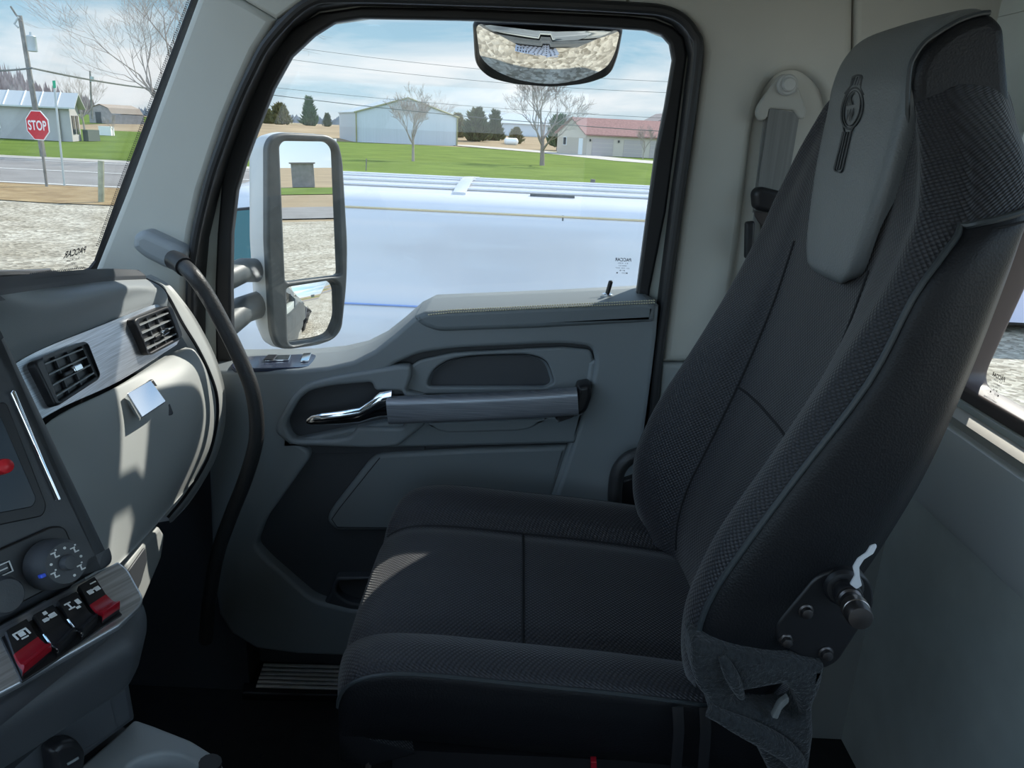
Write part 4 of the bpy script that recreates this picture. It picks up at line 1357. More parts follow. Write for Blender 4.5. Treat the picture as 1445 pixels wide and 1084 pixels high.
# ------------------------------------------------------------------ seat belt on the rear pillar
belt = thing('seat_belt', 'grey seat belt hanging from a triangular bracket on the pillar behind the seat', 'seat belt', D(1.32).p(1060, 480))
bf = D(1.335)
BR = [(1098, 108, 8), (1108, 103, 8), (1122, 110, 8), (1139, 156, 6), (1136, 168, 6), (1127, 168, 4), (1120, 156, 3), (1086, 153, 3), (1082, 168), (1072, 172, 5), (1066, 160, 6), (1070, 148, 6)]
make('bracket', prism(bf, BR, -.012, 0, bevel=.004, r=5, res=3), M_beltplastic, belt)
a, b = bf.uv(1110, 120)
make('bolt_cap', lathe(Fr(bf.w(a, b, 0), bf.u, bf.v), [(.0165, 0), (.0165, .006), (.014, .009), (.011, .009), (.011, .014), (.009, .016), (.002, .0165)], 28), M_beltbolt, belt)
make('webbing', prism(D(1.338), [(1086, 152), (1129, 160), (1100, 330), (1062, 520), (1020, 520), (1060, 330)], -.003, 0, bevel=.001), M_web, belt)
make('webbing', prism(D(1.342), [(1078, 165), (1088, 165), (1070, 300), (1062, 300)], -.003, 0, bevel=.001), M_web, belt)
bh = D(1.325)
make('belt_tongue', prism(bh, [(1064, 272, 8), (1074, 263, 8), (1114, 273, 4), (1124, 300, 4), (1112, 305, 4), (1066, 297, 8)], -.03, 0, bevel=.008, r=6, res=4), M_black, belt)
make('tongue_plate', prism(bh, [(1066, 298), (1112, 306), (1108, 312), (1104, 336), (1078, 336), (1076, 318), (1068, 306)], -.014, -.010, holes=[[(1084, 314), (1100, 316), (1097, 330), (1083, 329)]], bevel=.001), M_steel, belt)
make('stop_button', prism(bh, [(1053, 314, 4), (1066, 312, 4), (1064, 366, 4), (1052, 366, 4)], -.015, 0, bevel=.004, r=4), M_rubber, belt)

# ------------------------------------------------------------------ the ground outside
def sstep(a, b, t):
    t = max(0.0, min(1.0, (t - a) / (b - a)))
    return t * t * (3 - 2 * t)


def ter(y):
    """the far fields rise gently"""
    return 1.75 * sstep(115, 205, y)


def sheet(x0, x1, ys, z):
    v, f = [], []
    for y in ys:
        v += [Vector((x0, y, z + ter(y))), Vector((x1, y, z + ter(y)))]
    for i in range(len(ys) - 1):
        f.append((2 * i, 2 * i + 1, 2 * i + 3, 2 * i + 2))
    return Geo(v, f)


def patch(pts, z):
    return Geo([Vector((x, y, z + ter(y))) for x, y in pts], [tuple(range(len(pts)))])


YS = [115, 125, 135, 145, 155, 165, 175, 185, 195, 205, 400, 1200, 2500]
struct('brown_field', sheet(-1800, 1800, [-900, 0, 40] + YS, -0.06), M_field, origin=(0, 0, 0))
struct('gravel_lot', sheet(-70, 34, [-60, 27.5], -0.02), M_gravel, origin=(0, 0, 0))
struct('road', patch([(-400, 27.0), (34, 26.0), (400, 22), (400, 37.5), (34, 41.5), (-400, 41.8)], 0.0), M_road, origin=(0, 0, 0))
struct('road_line', patch([(-400, 34.3), (34, 33.6), (34, 33.8), (-400, 34.5)], 0.012) + patch([(-400, 40.6), (34, 40.1), (34, 40.3), (-400, 40.8)], 0.012) + patch([(-400, 27.9), (34, 27.2), (34, 27.4), (-400, 28.1)], 0.012), M_line, origin=(0, 0, 0))
struct('road_shoulder', patch([(-400, 41.8), (34, 41.5), (60, 40), (60, 42.0), (34, 43.8), (-400, 43.2)], -0.004), M_drive, origin=(0, 0, 0))
struct('lawn', sheet(-300, 200, [43, 60, 90, 115, 120], -0.03), M_lawn, origin=(0, 0, 0))
struct('far_lawn', sheet(-420, -78, [140, 155, 165, 175, 185, 195, 205, 300], -0.02), M_lawn, origin=(0, 0, 0))
struct('driveway', patch([(-13, 128), (2, 108), (10, 87), (30, 64), (40, 60), (40, 78), (14, 95), (8, 112), (-9, 131)], 0.0), M_drive, origin=(0, 0, 0))
rng = random.Random(7)
vg = [(-30, 24.3), (-22, 23.0), (-16, 22.1), (-12.5, 21.7), (-9, 22.6), (-7.5, 24.6), (-9, 26.6), (-20, 27.2), (-30, 27.3)]
struct('dry_verge', patch(smooth2(vg, 4), 0.004), M_dry, origin=(0, 0, 0))

# ------------------------------------------------------------------ road signs, posts and poles
def vpost(px0, py0, px1, py1, y, r, n=8):
    return tube([V(px0, py0, y=y), V(px1, py1, y=y)], r, n)


so = thing('stop_sign', 'red octagonal stop sign on a thin post by the road', 'road sign', V(66, 263, y=26.4))
make('post', tube([V(66, 263, y=26.4) - Vector((0, 0, .05)), V(54, 168, y=26.4)], .045, 8), M_wood, so)
SF = Fr(V(53, 177, y=26.3), RT * 1.0 + Vector((0, 0, .047)), (0, 0, 1))
SF = Fr(SF.o, Vector((1, -.28, 0)), (0.03, 0, 1))
R8 = .50
oc = lambda R_: [(R_ * math.cos(math.radians(22.5 + 45 * k)), R_ * math.sin(math.radians(22.5 + 45 * k))) for k in range(8)]
make('plate', prism2(SF, oc(R8), (), -.01, .006, .001), M_white, so)
fc_ = make('face', prism2(SF, oc(R8 * .94), (), .006, .010, .001), M_stopred, so)
make('lettering', text_geo('STOP', SF, 0, 0, .013, R8 * 1.5, R8 * .62, spacing=1.05, bold=0.022), M_white, so)

o = thing('street_sign', 'small green street name sign on a thin pale post beside the stop sign', 'road sign', V(91, 262, y=27))
make('post', tube([V(91, 262, y=27) - Vector((0, 0, .05)), V(76, 116, y=27)], .035, 8), M_zinc, o)
make('blade', prism(D(26.95), [(74, 114), (78, 113.5), (79, 124), (75, 124.5)], -.01, .01, bevel=.002), M_signgreen, o)

o = make('bollard', vpost(143, 286, 142.5, 227, 22.5, .085, 10), M_postwood)
tag(o, 'weathered wooden bollard standing at the edge of the gravel lot', 'bollard')

o = thing('utility_pole', 'tall wooden utility pole with a transformer behind the stop sign', 'utility pole', V(62, 225, y=44))
make('pole', tube([V(62, 226, y=44), V(28, 22, y=44)], [.16, .11], 10), M_wood, o)
t_ = V(46.5, 73, y=43.7)
make('transformer', lathe(Fr(t_, (1, 0, 0), (0, 1, 0)), [(.18, 0), (.24, .03), (.24, .72), (.25, .74), (.22, .78), (.06, .82), (.05, .95), (.01, .97)], 16), M_zinc, o)
make('crossarm', tube([V(30, 30, y=43.9), V(22, 20, y=43.9), V(15, 9, y=43.9)], .05, 6), M_wood, o)
make('insulator', tube([V(26, 24, y=43.8), V(20, 34, y=43.8), V(26, 39, y=43.8)], .05, 6), M_zinc, o)
o = thing('utility_pole', 'short dark utility pole far off above the weathered shed', 'utility pole', V(130, 166, y=120))
make('pole', tube([V(130, 168, y=120), V(127, 100, y=120)], [.16, .12], 8), M_wood, o)
make('transformer', tube([V(130, 115, y=119.7), V(130, 108, y=119.7)], .28, 10), M_zinc, o)
for (a, b, c) in ((516.5, 241, 224), (0, 0, 0)):
    if a:
        o = make('fence_post', vpost(a, b, a + .6, c, 45, .035, 6), M_wood)
        tag(o, 'thin dark post on the lawn in front of the pale barn', 'post')
o = make('fence_post', vpost(836, 262, 837, 253, 36, .11, 8), M_wood)
tag(o, 'short grey post showing just above the white van roof', 'post')


def wire(p, q, sag, r, name_label):
    pts = []
    for k in range(25):
        t = k / 24
        v = p.lerp(q, t)
        v.z -= sag * 4 * t * (1 - t)
        pts.append(v)
    o = make('overhead_wire', tube(pts, r, 5), M_wire)
    return tag(o, name_label, 'wire')


wire(V(-150, 84, y=40), V(45, 96, y=43.7), .3, .05, 'overhead cable running left from the pole with the transformer')
wire(V(45, 96, y=43.55), V(330, 130, y=66), .4, .05, 'overhead cable running from the transformer pole toward the far field')
wire(V(330, 127, y=50), V(1020, 190, y=50), .3, .022, 'lowest overhead wire crossing the pale barn and the garage')
wire(V(330, 117, y=52), V(1020, 170, y=52), .3, .012, 'thin overhead wire just above the pale barn roof')
wire(V(330, 72, y=54), V(1020, 133, y=54), .5, .012, 'thin overhead wire across the middle of the sky')
wire(V(330, 54, y=56), V(1020, 118, y=56), .5, .012, 'uppermost thin overhead wire in the door window')

# ------------------------------------------------------------------ buildings
def quad(*p):
    return Geo([Vector(q) for q in p], [tuple(range(len(p)))])


def gable(o, d, w, depth, eave, ridge, wallm, roofm, par, over=.3, thick=.18, base=0.0):
    """a gabled building: o front corner, d along the gabled front, depth backwards"""
    d = Vector((d[0], d[1], 0)).normalized()
    b = Vector((-d.y, d.x, 0))
    o = Vector(o)
    Z = Vector((0, 0, 1))
    a0, a1 = o, o + d * w
    am = o + d * w / 2
    f = [a0, a1, a1 + Z * eave, am + Z * ridge, a0 + Z * eave]
    g_ = Geo(f + [p + b * depth for p in f], [(0, 1, 2, 3, 4), (9, 8, 7, 6, 5), (0, 5, 6, 1), (1, 6, 7, 2), (4, 9, 5, 0)])
    make('wall', g_, wallm, par)
    sl = (am + Z * ridge) - (a0 + Z * eave)
    for s, e in ((a0, 1), (a1, -1)):
        e0 = s + Z * eave - d * e * over - Z * (over * (ridge - eave) / (w / 2))
        r0 = am + Z * (ridge + .02)
        q = [e0 - b * over, r0 - b * over, r0 + b * (depth + over), e0 + b * (depth + over)]
        make('roof', Geo(q + [p + Z * thick for p in q], [(0, 1, 2, 3), (7, 6, 5, 4), (0, 4, 5, 1), (1, 5, 6, 2), (2, 6, 7, 3), (3, 7, 4, 0)]), roofm, par)
    return d, b


c_ = V(503, 200.5, z=0)
o = thing('barn', 'pale steel barn with a low gable roof on the green lawn', 'barn', c_)
bd = Vector((.93, .36, 0)).normalized()
bw = 15.6
d, b = gable(c_, bd, bw, 17, 4.2, 6.6, M_barnwall, M_barnroof, o, over=.15, thick=.15)
z1 = Vector((0, 0, 1))
pt_ = lambda t, h, off=-.12: c_ + d * bw * t + z1 * h + b * off
for nm, p, q in (('corner_trim', pt_(0, 0), pt_(0, 4.25)), ('corner_trim', pt_(1, 0), pt_(1, 4.25)), ('gable_trim', pt_(-.02, 4.2, -.2), pt_(.5, 6.65, -.2)), ('gable_trim', pt_(.5, 6.65, -.2), pt_(1.02, 4.2, -.2))):
    make(nm, tube([p, q], .12, 6), M_barntrim, o)

# garage house at the right
g0 = V(827, 219, z=0)
o = thing('house', 'beige house with two garage doors and a red brown roof', 'house', g0)
hd = Vector((1, .05, 0)).normalized()
hb = Vector((-.05, 1, 0))
Zv = Vector((0, 0, 1))
Lh, Dp, ev, rg = 14.5, 7.0, 2.75, 4.55
gb_ = Vector((-.52, .85, 0)).normalized()
A, B = g0, g0 + hd * Lh
Cc, Dd = B + gb_ * Dp, A + gb_ * Dp
rm0, rm1 = A + gb_ * Dp / 2 + Zv * rg, B + gb_ * Dp / 2 + Zv * rg
make('wall', Geo([A, B, Cc, Dd, A + Zv * ev, B + Zv * ev, Cc + Zv * ev, Dd + Zv * ev, rm0, rm1], [(0, 1, 5, 4), (2, 3, 7, 6), (3, 0, 4, 8, 7), (1, 2, 6, 9, 5)]), M_siding, o)
ov = Vector((0, -.4, -.25))
q = [A + Zv * ev + ov - hd * .3, B + Zv * ev + ov, rm1 + Zv * .05, rm0 + Zv * .05 - hd * .3]
make('roof', Geo(q + [p + Zv * .15 for p in q], [(0, 1, 2, 3), (7, 6, 5, 4), (0, 4, 5, 1), (1, 5, 6, 2), (2, 6, 7, 3), (3, 7, 4, 0)]), M_redroof, o)
q = [Cc + Zv * (ev - .2) + gb_ * .4, Dd + Zv * (ev - .2) + gb_ * .4 - hd * .3, rm0 + Zv * .05 - hd * .3, rm1 + Zv * .05]
make('roof', Geo(q + [p + Zv * .15 for p in q], [(0, 1, 2, 3), (7, 6, 5, 4), (0, 4, 5, 1), (1, 5, 6, 2), (2, 6, 7, 3), (3, 7, 4, 0)]), M_redroof, o)
HF = Fr(A, hd, (0, 0, 1))
GFr = Fr(Dd, -gb_, (0, 0, 1))
for x0, x1 in ((0.7, 3.5), (4.9, 7.4), (8.4, 11.0)):
    gd = make('garage_door', fbox(HF, x0, x1, 0, 2.15, 0, .05), M_garagedoor, o)
    make('panel_groove', gsum([fbox(HF, x0, x1, z_, z_ + .04, .05, .06) for z_ in (.52, 1.05, 1.58)]), M_siding, gd)
for x0 in (4.1, .32):
    make('wall_lamp', fbox(HF, x0, x0 + .18, 1.75, 2.05, 0, .15), M_black, o)
w_ = make('window', fbox(GFr, 1.5, 2.3, 1.1, 2.2, 0, .06), M_white, o)
make('pane', fbox(GFr, 1.58, 2.22, 1.18, 2.12, .06, .08), M_pane, w_)
make('side_door', fbox(GFr, 5.2, 6.1, 0, 2.1, 0, .06), M_white, o)
w2_ = B + hd * -2.6 + gb_ * 7.0
o2 = thing('house', 'grey roofed house with a front gable behind the garage at the window edge', 'house', w2_ + Vector((0, 2, 0)))
gable(w2_ + Vector((0, 3, 0)), (1, .1), 9, 9, 3.4, 5.9, M_siding, M_greyroof, o2)

# white bungalow at the left
h0 = V(103, 200, z=0)
hl = V(-40, 189, z=0)
o = thing('house', 'white bungalow with a pale tin roof behind the stop sign', 'house', h0)
d1 = (Vector((-52, 68.5, 0)) - Vector((h0.x, h0.y, 0))).normalized()
eh_ = 4.3 * .82
base_r = h0
L1, D1 = 24, 3.4
bk_ = Vector((d1.y, -d1.x, 0))
bk_ = bk_ if bk_.y > 0 else -bk_
bk_ = (bk_ + Vector((-.36, 0, 0))).normalized()
P0, P1 = h0, h0 + d1 * L1
P2, P3 = P1 + bk_ * D1, P0 + bk_ * D1
R0, R1 = P0 + bk_ * D1 / 2 + Zv * 3.75, P1 + bk_ * D1 / 2 + Zv * 3.75
ev = 2.78
make('wall', Geo([P0, P1, P2, P3, P0 + Zv * ev, P1 + Zv * ev, P2 + Zv * ev, P3 + Zv * ev, R0, R1], [(0, 1, 5, 4), (2, 3, 7, 6), (3, 0, 4, 8, 7), (1, 2, 6, 9, 5)]), M_whitewall, o)
for s0, s1, e_ in ((P0, P1, -1), (P3, P2, 1)):
    q = [s0 + Zv * (ev - .15) + bk_ * .45 * e_ - d1 * .6, s1 + Zv * (ev - .15) + bk_ * .45 * e_, R1 + Zv * .08, R0 + Zv * .08 - d1 * .6]
    rf = make('roof', Geo(q + [p + Zv * .12 for p in q], [(0, 1, 2, 3), (7, 6, 5, 4), (0, 4, 5, 1), (1, 5, 6, 2), (2, 6, 7, 3), (3, 7, 4, 0)]), M_tinroof, o)
    if e_ < 0:
        make('standing_seam', gsum([tube([q[0].lerp(q[1], t) + Zv * .14, q[3].lerp(q[2], t) + Zv * .14], .05, 5) for t in [k / 16 for k in range(1, 16)]]), M_white, rf)
WF = Fr(P0, -d1, (0, 0, 1))
w_ = make('window', fbox(WF, -8.6, -6.2, .8, 2.3, 0, .08), M_white, o)
make('pane', fbox(WF, -8.45, -6.35, .93, 2.17, .08, .1), M_pane, w_)
make('downpipe', tube([WF.w(-.9, 0, .12), WF.w(-.9, 2.6, .12)], .07, 6), M_wood, o)
EF2 = Fr(P0, bk_, (0, 0, 1))
for k in (.5, 1.9):
    make('end_window', fbox(EF2, k, k + .9, .6, 2.1, -.06, .06), M_pane, o)
o = make('air_conditioner', box(tuple(V(118, 199, z=0)), tuple(V(127, 199, z=0) + Vector((0.3, 1.2, .95)))), M_ac)
tag(o, 'dark green air conditioner box beside the white bungalow', 'air conditioner')

# gambrel shed far off
s0 = V(126, 167, y=150)
s0.z = ter(150)
o = thing('shed', 'weathered grey shed with a curved gambrel roof on the far lawn', 'shed', s0)
sw = (V(157, 168, y=150).x - s0.x)
fr_ = Fr(s0, (1, .15, 0), (0, 0, 1))
prof_s = [(0, 0), (sw, 0), (sw, 1.7), (sw * .86, 2.7), (sw * .5, 3.3), (sw * .14, 2.7), (0, 1.7)]
fv = [fr_.w(a, b_, 0) for a, b_ in prof_s]
bkv = Vector((.75, 1, 0)).normalized() * 6
make('wall', Geo(fv + [p + bkv for p in fv], [tuple(range(7)), tuple(range(13, 6, -1)), (1, 8, 9, 2), (0, 6, 13, 7)]), M_shed, o)
make('roof', Geo([p + Vector((0, -.2, .12)) for p in fv[2:]] + [p + bkv + Vector((0, 0, .12)) for p in fv[2:]], [(i, i + 1, i + 6, i + 5) for i in range(4)]), M_shedroof, o)
make('door', fbox(fr_, sw * .28, sw * .52, 0, 2.0, 0, .06), M_pane, o)
# long pale farm buildings far behind
p_ = V(672, 182, y=190)
p_.z = ter(190)
o = thing('farm_shed', 'long pale blue grey farm shed far behind the cedar bushes', 'farm building', p_)
Lf = V(868, 180, y=200).x - p_.x
fv = [p_, p_ + Vector((Lf, 8, 0)), p_ + Vector((Lf, 8, 2.9)), p_ + Vector((0, 0, 2.9))]
make('wall', Geo(fv + [p + Vector((0, 12, 0)) for p in fv], [(0, 1, 2, 3), (7, 6, 5, 4), (1, 5, 6, 2), (0, 3, 7, 4)]), M_barnwall, o)
make('roof', Geo([fv[3] + Vector((-.4, -.5, -.1)), fv[2] + Vector((.4, -.5, -.1)), fv[2] + Vector((.2, 6, 2.2)), fv[3] + Vector((.2, 6, 2.2)), fv[2] + Vector((.4, 12, 0)), fv[3] + Vector((0, 12, 0))], [(0, 1, 2, 3), (3, 2, 4, 5)]), M_barnroof, o)
tk = V(711, 206.5, z=0)
tz = V(731, 208, y=tk.y)
o = thing('propane_tank', 'white propane tank lying on the lawn behind the driveway', 'tank', tk)
tl = tz.x - tk.x
tb = lambda x: tk + Vector((x, 0, .85))
make('vessel', tube([tb(0), tb(.08), tb(.35), tb(tl - .35), tb(tl - .08), tb(tl)], [.15, .4, .62, .62, .4, .15], 16), M_tank, o)
for x in (.6, tl - .6):
    make('saddle', box((tk.x + x - .12, tk.y - .4, -.05), (tk.x + x + .12, tk.y + .4, .4)), M_zinc, o)

# ------------------------------------------------------------------ trees
def bare_tree(base, h, spread, seed, label, m=None, TWIG=.007, trunk=.25, r0=.16, depth=5, up=.35, fork=3, cat='tree', group=None, first=.5):
    rg_ = random.Random(seed)
    base = Vector(base)
    o = thing('bare_tree', label, cat, base, group)
    topk = base + Vector((rg_.uniform(-.1, .1), 0, h * trunk))
    make('trunk', tube([base - Vector((0, 0, .1)), base.lerp(topk, .5), topk], [r0 * 1.25, r0, r0 * .85], 8), m or M_bark, o)
    gs = []

    def grow(p, d, ln, r, k):
        pts, rr = [p], [max(r, TWIG)]
        q = p.copy()
        for s in range(3):
            d = (d + Vector((rg_.gauss(0, .11), rg_.gauss(0, .11), .07 + up * .07))).normalized()
            q = q + d * ln / 3
            pts.append(q.copy())
            rr.append(max(TWIG, r * (1 - .16 * (s + 1))))
        gs.append(tube(pts, rr, 5 if k > 2 else 3, caps=False))
        if k <= 0:
            return
        n_ = fork if k > 1 else fork + 1
        for j in range(n_):
            t = .45 + .55 * (j + 1) / n_
            idx = min(3, max(1, round(t * 3)))
            ax = Vector((rg_.gauss(0, 1), rg_.gauss(0, 1), rg_.gauss(0, .5)))
            ax = (ax - d * ax.dot(d)).normalized()
            nd = (d * math.cos(.55) + ax * math.sin(.55) * spread).normalized()
            grow(pts[idx], nd, ln * rg_.uniform(.62, .8), rr[idx] * .66, k - 1)
    for j in range(5):
        an = j * 2.4 + rg_.uniform(0, .6)
        el = rg_.uniform(.5, 1.1)
        dd = Vector((math.cos(an) * spread * .8, math.sin(an) * spread * .8, el * 1.1)).normalized()
        grow(topk - Vector((0, 0, h * .06 * (j % 3))), dd, h * .30 * rg_.uniform(.85, 1.1), r0 * .6, depth - 1)
    grow(topk, Vector((0, 0, 1)), h * .32, r0 * .75, depth - 1)
    make('branches', gsum_fast(gs), m or M_bark, o, angle=0)
    return o


def gsum_fast(gs):
    v, f = [], []
    for g_ in gs:
        n_ = len(v)
        v.extend(g_.v)
        f.extend(tuple(i + n_ for i in q) for q in g_.f)
    return Geo(v, f)


bare_tree(V(262, 226, z=0), 11.5, 1.0, 3, 'tall bare tree behind the windscreen pillar', M_barkpale, trunk=.22, r0=.17, depth=6, TWIG=.005)
bare_tree(V(583, 227, z=0), 4.5, .75, 11, 'small bare tree in front of the pale barn', M_barkpale, trunk=.33, r0=.10, depth=6)
bare_tree(V(765, 233, z=0), 7.3, 1.0, 21, 'larger bare tree on the lawn beneath the round lookdown mirror', M_bark, trunk=.27, r0=.17, depth=6)
bt = V(612, 190, y=150); bt.z = ter(150)
bare_tree(bt, 8.0, .9, 5, 'faint bare tree rising behind the barn roof', M_barkpale, trunk=.2, r0=.12, depth=5)
bt = V(118, 172, y=105); bt.z = 0
bare_tree(bt, 7.2, .8, 8, 'bare tree growing behind the end of the white bungalow', M_barkpale, trunk=.25, r0=.12, depth=5)
bt = V(907, 224, z=0)
bare_tree(bt, 3.9, .8, 15, 'little bare tree before the garage doors', M_barkpale, trunk=.3, r0=.06, depth=5)
bt = V(160, 192, z=0)
bare_tree(bt, 2.4, .7, 19, 'sapling on the left lawn near a white box', M_barkpale, trunk=.3, r0=.035, depth=4)
wb = V(146, 191, z=0)
o = make('utility_box', box((wb.x - .5, wb.y, 0), (wb.x + .9, wb.y + .8, 1.0)), M_tank)
tag(o, 'white utility box standing on the left lawn before the shed', 'utility box')


def evergreen(base, h, w, seed, label, m, cone=.6, group=None, trunk_h=.1):
    """needled tree: hundreds of tapering sprays around a stem"""
    rg_ = random.Random(seed)
    base = Vector(base)
    o = thing('evergreen', label, 'tree', base, group)
    make('trunk', tube([base - Vector((0, 0, .1)), base + Vector((0, 0, h * .8))], [w * .05 + .04, .03], 7), M_bark, o)
    v, f = [], []
    N = 900
    for k in range(N):
        t = (k + rg_.random()) / N
        z = h * (trunk_h + (1 - trunk_h) * t)
        an0 = rg_.uniform(0, 2 * math.pi)
        prof_ = (1 - t) ** cone * (1 if t > .12 else .55 + 3.75 * t)
        rad = w / 2 * prof_ * rg_.uniform(.35, 1.05) * (.85 + .25 * math.sin(an0 * 3 + t * 9) * math.sin(t * 14 + seed))
        an = an0
        c = base + Vector((math.cos(an) * rad, math.sin(an) * rad, z))
        ln = h * rg_.uniform(.08, .22)
        d = Vector((math.cos(an) * .7, math.sin(an) * .7, rg_.uniform(.4, 1.1))).normalized()
        a = d.orthogonal().normalized()
        b = d.cross(a)
        wd = ln * rg_.uniform(.16, .34)
        n0 = len(v)
        v.extend([c - d * ln * .35, c + a * wd, c - a * wd * .5 + b * wd * .87, c - a * wd * .5 - b * wd * .87, c + d * ln])
        f.extend([(n0, n0 + 2, n0 + 1), (n0, n0 + 3, n0 + 2), (n0, n0 + 1, n0 + 3), (n0 + 4, n0 + 1, n0 + 2), (n0 + 4, n0 + 2, n0 + 3), (n0 + 4, n0 + 3, n0 + 1)])
    make('foliage', Geo(v, f), m, o, angle=0)
    return o


def ebase(px, py, y):
    p = V(px, py, y=y)
    return Vector((p.x, y, ter(y) - .1))


def eh2(px, pt, pb, y):
    return V(px, pt, y=y).z - V(px, pb, y=y).z


for px, pt, pb, wpx, y, m, cone, lab in ((396, 150, 179, 36, 200, M_cedar2, .45, 'olive cedar bush just above the big door mirror'), (379, 158, 178, 24, 212, M_cedar2, .5, 'low olive cedar bush by the left edge of the door window'),
                                         (437, 140, 178, 26, 205, M_pine, .85, 'conical dark evergreen between the cedar bush and the barn'), (462, 160, 178, 14, 205, M_cedar, .6, 'small dark evergreen at the left corner of the barn'),
                                         (645, 158, 190, 30, 165, M_cedar2, .5, 'olive cedar at the left end of the bushes behind the barn'), (672, 151, 195, 44, 150, M_cedar, .45, 'biggest dark cedar bush in the clump right of the barn'),
                                         (698, 157, 197, 28, 158, M_cedar, .7, 'pointed dark cedar at the right side of the clump'), (728, 177, 199, 26, 148, M_cedar2, .45, 'low round olive cedar behind the propane tank'),
                                         (787, 155, 203, 34, 126, M_pine, .4, 'round green evergreen between the bare tree and the garage')):
    hh = eh2(px, pt, pb, y)
    evergreen(ebase(px, pb, y), hh, abs(V(px + wpx / 2, pb, y=y).x - V(px - wpx / 2, pb, y=y).x), int(px), lab, m, cone, trunk_h=.02 if px != 787 else .15)

# wooded rise at the far left and the far line of trees
rg_ = random.Random(4)
vs_, fs_ = [], []
for k in range(2600):
    t = rg_.random()
    x = -275 + 135 * t
    y = 240 + rg_.uniform(-8, 25)
    hgt = (19.5 - 2.0 * sstep(.35, .75, t) - 9.5 * sstep(.76, 1.0, t)) * rg_.uniform(.55, 1.0)
    wd = rg_.uniform(.25, .9)
    lean = rg_.uniform(-.8, .8)
    n0 = len(vs_)
    vs_.extend([Vector((x - wd * .4, y, .8)), Vector((x + wd * .4, y, .8)), Vector((x, y + wd, .8)), Vector((x + lean - wd, y, hgt * .7)), Vector((x + lean + wd, y, hgt * .75)), Vector((x + lean, y + wd, hgt * .7)), Vector((x + lean * 1.3, y, hgt))])
    fs_.extend([(n0, n0 + 1, n0 + 4, n0 + 3), (n0 + 1, n0 + 2, n0 + 5, n0 + 4), (n0 + 2, n0, n0 + 3, n0 + 5), (n0 + 3, n0 + 4, n0 + 6), (n0 + 4, n0 + 5, n0 + 6), (n0 + 5, n0 + 3, n0 + 6)])
tag(make('woods', Geo(vs_, fs_), M_woods, angle=0), 'brown leafless woods on the rise behind the white bungalow', 'woods', kind='stuff')
vs_, fs_ = [], []
for k in range(900):
    x = -520 + 760 * rg_.random()
    y = 620 + rg_.uniform(0, 60)
    hgt = rg_.uniform(4, 9)
    wd = rg_.uniform(2, 6)
    n0 = len(vs_)
    vs_.extend([Vector((x - wd, y, 1)), Vector((x + wd, y, 1)), Vector((x, y + wd, 1)), Vector((x + rg_.uniform(-1, 1), y + 1, hgt))])
    fs_.extend([(n0, n0 + 1, n0 + 3), (n0 + 1, n0 + 2, n0 + 3), (n0 + 2, n0, n0 + 3)])
tag(make('treeline', Geo(vs_, fs_), M_fartrees, angle=0), 'hazy grey line of trees along the horizon', 'trees', kind='stuff')

# ------------------------------------------------------------------ white van alongside
VN = 4.0
van = thing('van', 'long white panel van parked right beside the passenger door', 'van', (1.0, 4.9, 0))
prv = [(4.09, .36), (4.01, .48), (3.98, .9), (3.985, 1.30), (3.995, 1.53), (4.015, 1.56), (4.03, 1.85), (4.05, 1.98), (4.075, 2.06), (4.12, 2.105), (4.22, 2.125), (4.9, 2.155), (5.6, 2.125), (5.72, 2.09), (5.79, 1.95), (5.84, 1.3), (5.82, .6), (5.74, .36)]
stn = [(-3.05, .30, .62, 1.0), (-3.00, .45, .80, 1.05), (-2.8, .50, .92, 1.10), (-2.35, .54, .96, 1.20), (-1.95, .70, .985, 1.62), (-1.70, .80, .995, 2.0), (-1.55, 1, 1, 2.135), (-1.4, 1, 1, 2.155), (2.2, 1, 1, 2.155), (2.32, 1, .985, 2.12)]
rows = []
for x, k, ws, ztop in stn:
    r_ = []
    for y, z in prv:
        zz = z if ztop > 2.15 else .36 + (z - .36) * (ztop - .36) / (2.155 - .36)
        r_.append(Vector((x, 4.9 + (y - 4.9) * ws, zz)))
    rows.append(r_)
g_ = Geo([p for r_ in rows for p in r_], [(i * 18 + k, i * 18 + k + 1, (i + 1) * 18 + k + 1, (i + 1) * 18 + k) for i in range(len(rows) - 1) for k in range(17)] + [tuple(range(17, -1, -1)), tuple((len(rows) - 1) * 18 + k for k in range(18))])
body = make('body', g_, M_van, van, angle=40)
dv = D(VN + .01)
fw_ = make('front_window', prism(dv, [(278, 318, 4), (318, 296, 6), (380, 290, 10), (436, 293, 6), (440, 382, 6), (286, 378, 6)], -.06, .004, bevel=.004, r=4), M_rubber, van)
make('pane', prism(dv, [(284, 319, 3), (321, 299, 5), (380, 293.5, 8), (432, 296, 5), (436, 378, 5), (289, 374, 5)], -.006, .009, bevel=.001, r=3), M_vanglass, fw_)
make('panel_seam', box((.221, 3.972, .45), (.227, 4.02, 1.55)) + quad((.220, 4.012, 1.55), (.228, 4.012, 1.55), (.228, 4.066, 2.05), (.220, 4.066, 2.05)), M_mframe, van)
make('yellow_line', tube([Vector((-1.35, 4.068, 2.043)), Vector((2.2, 4.068, 2.043))], .006, 6), M_yellow, van)  # thin pale yellow line along the upper side of the body
make('waist_line', tube([Vector((-1.4, 3.996, 1.545)), Vector((2.2, 3.996, 1.545))], .006, 6), M_bluestripe, van)
for y in (4.38, 4.64, 4.90, 5.16, 5.42):
    zt = 2.128 + .030 * (1 - ((y - 4.9) / .7) ** 2)
    make('roof_rib', sweep([Vector((-1.2, y, zt)), Vector((.5, y, zt)), Vector((2.1, y, zt))], rbox2(.05, .008, .0035, 3), (0, 1, 0)), M_van, van)
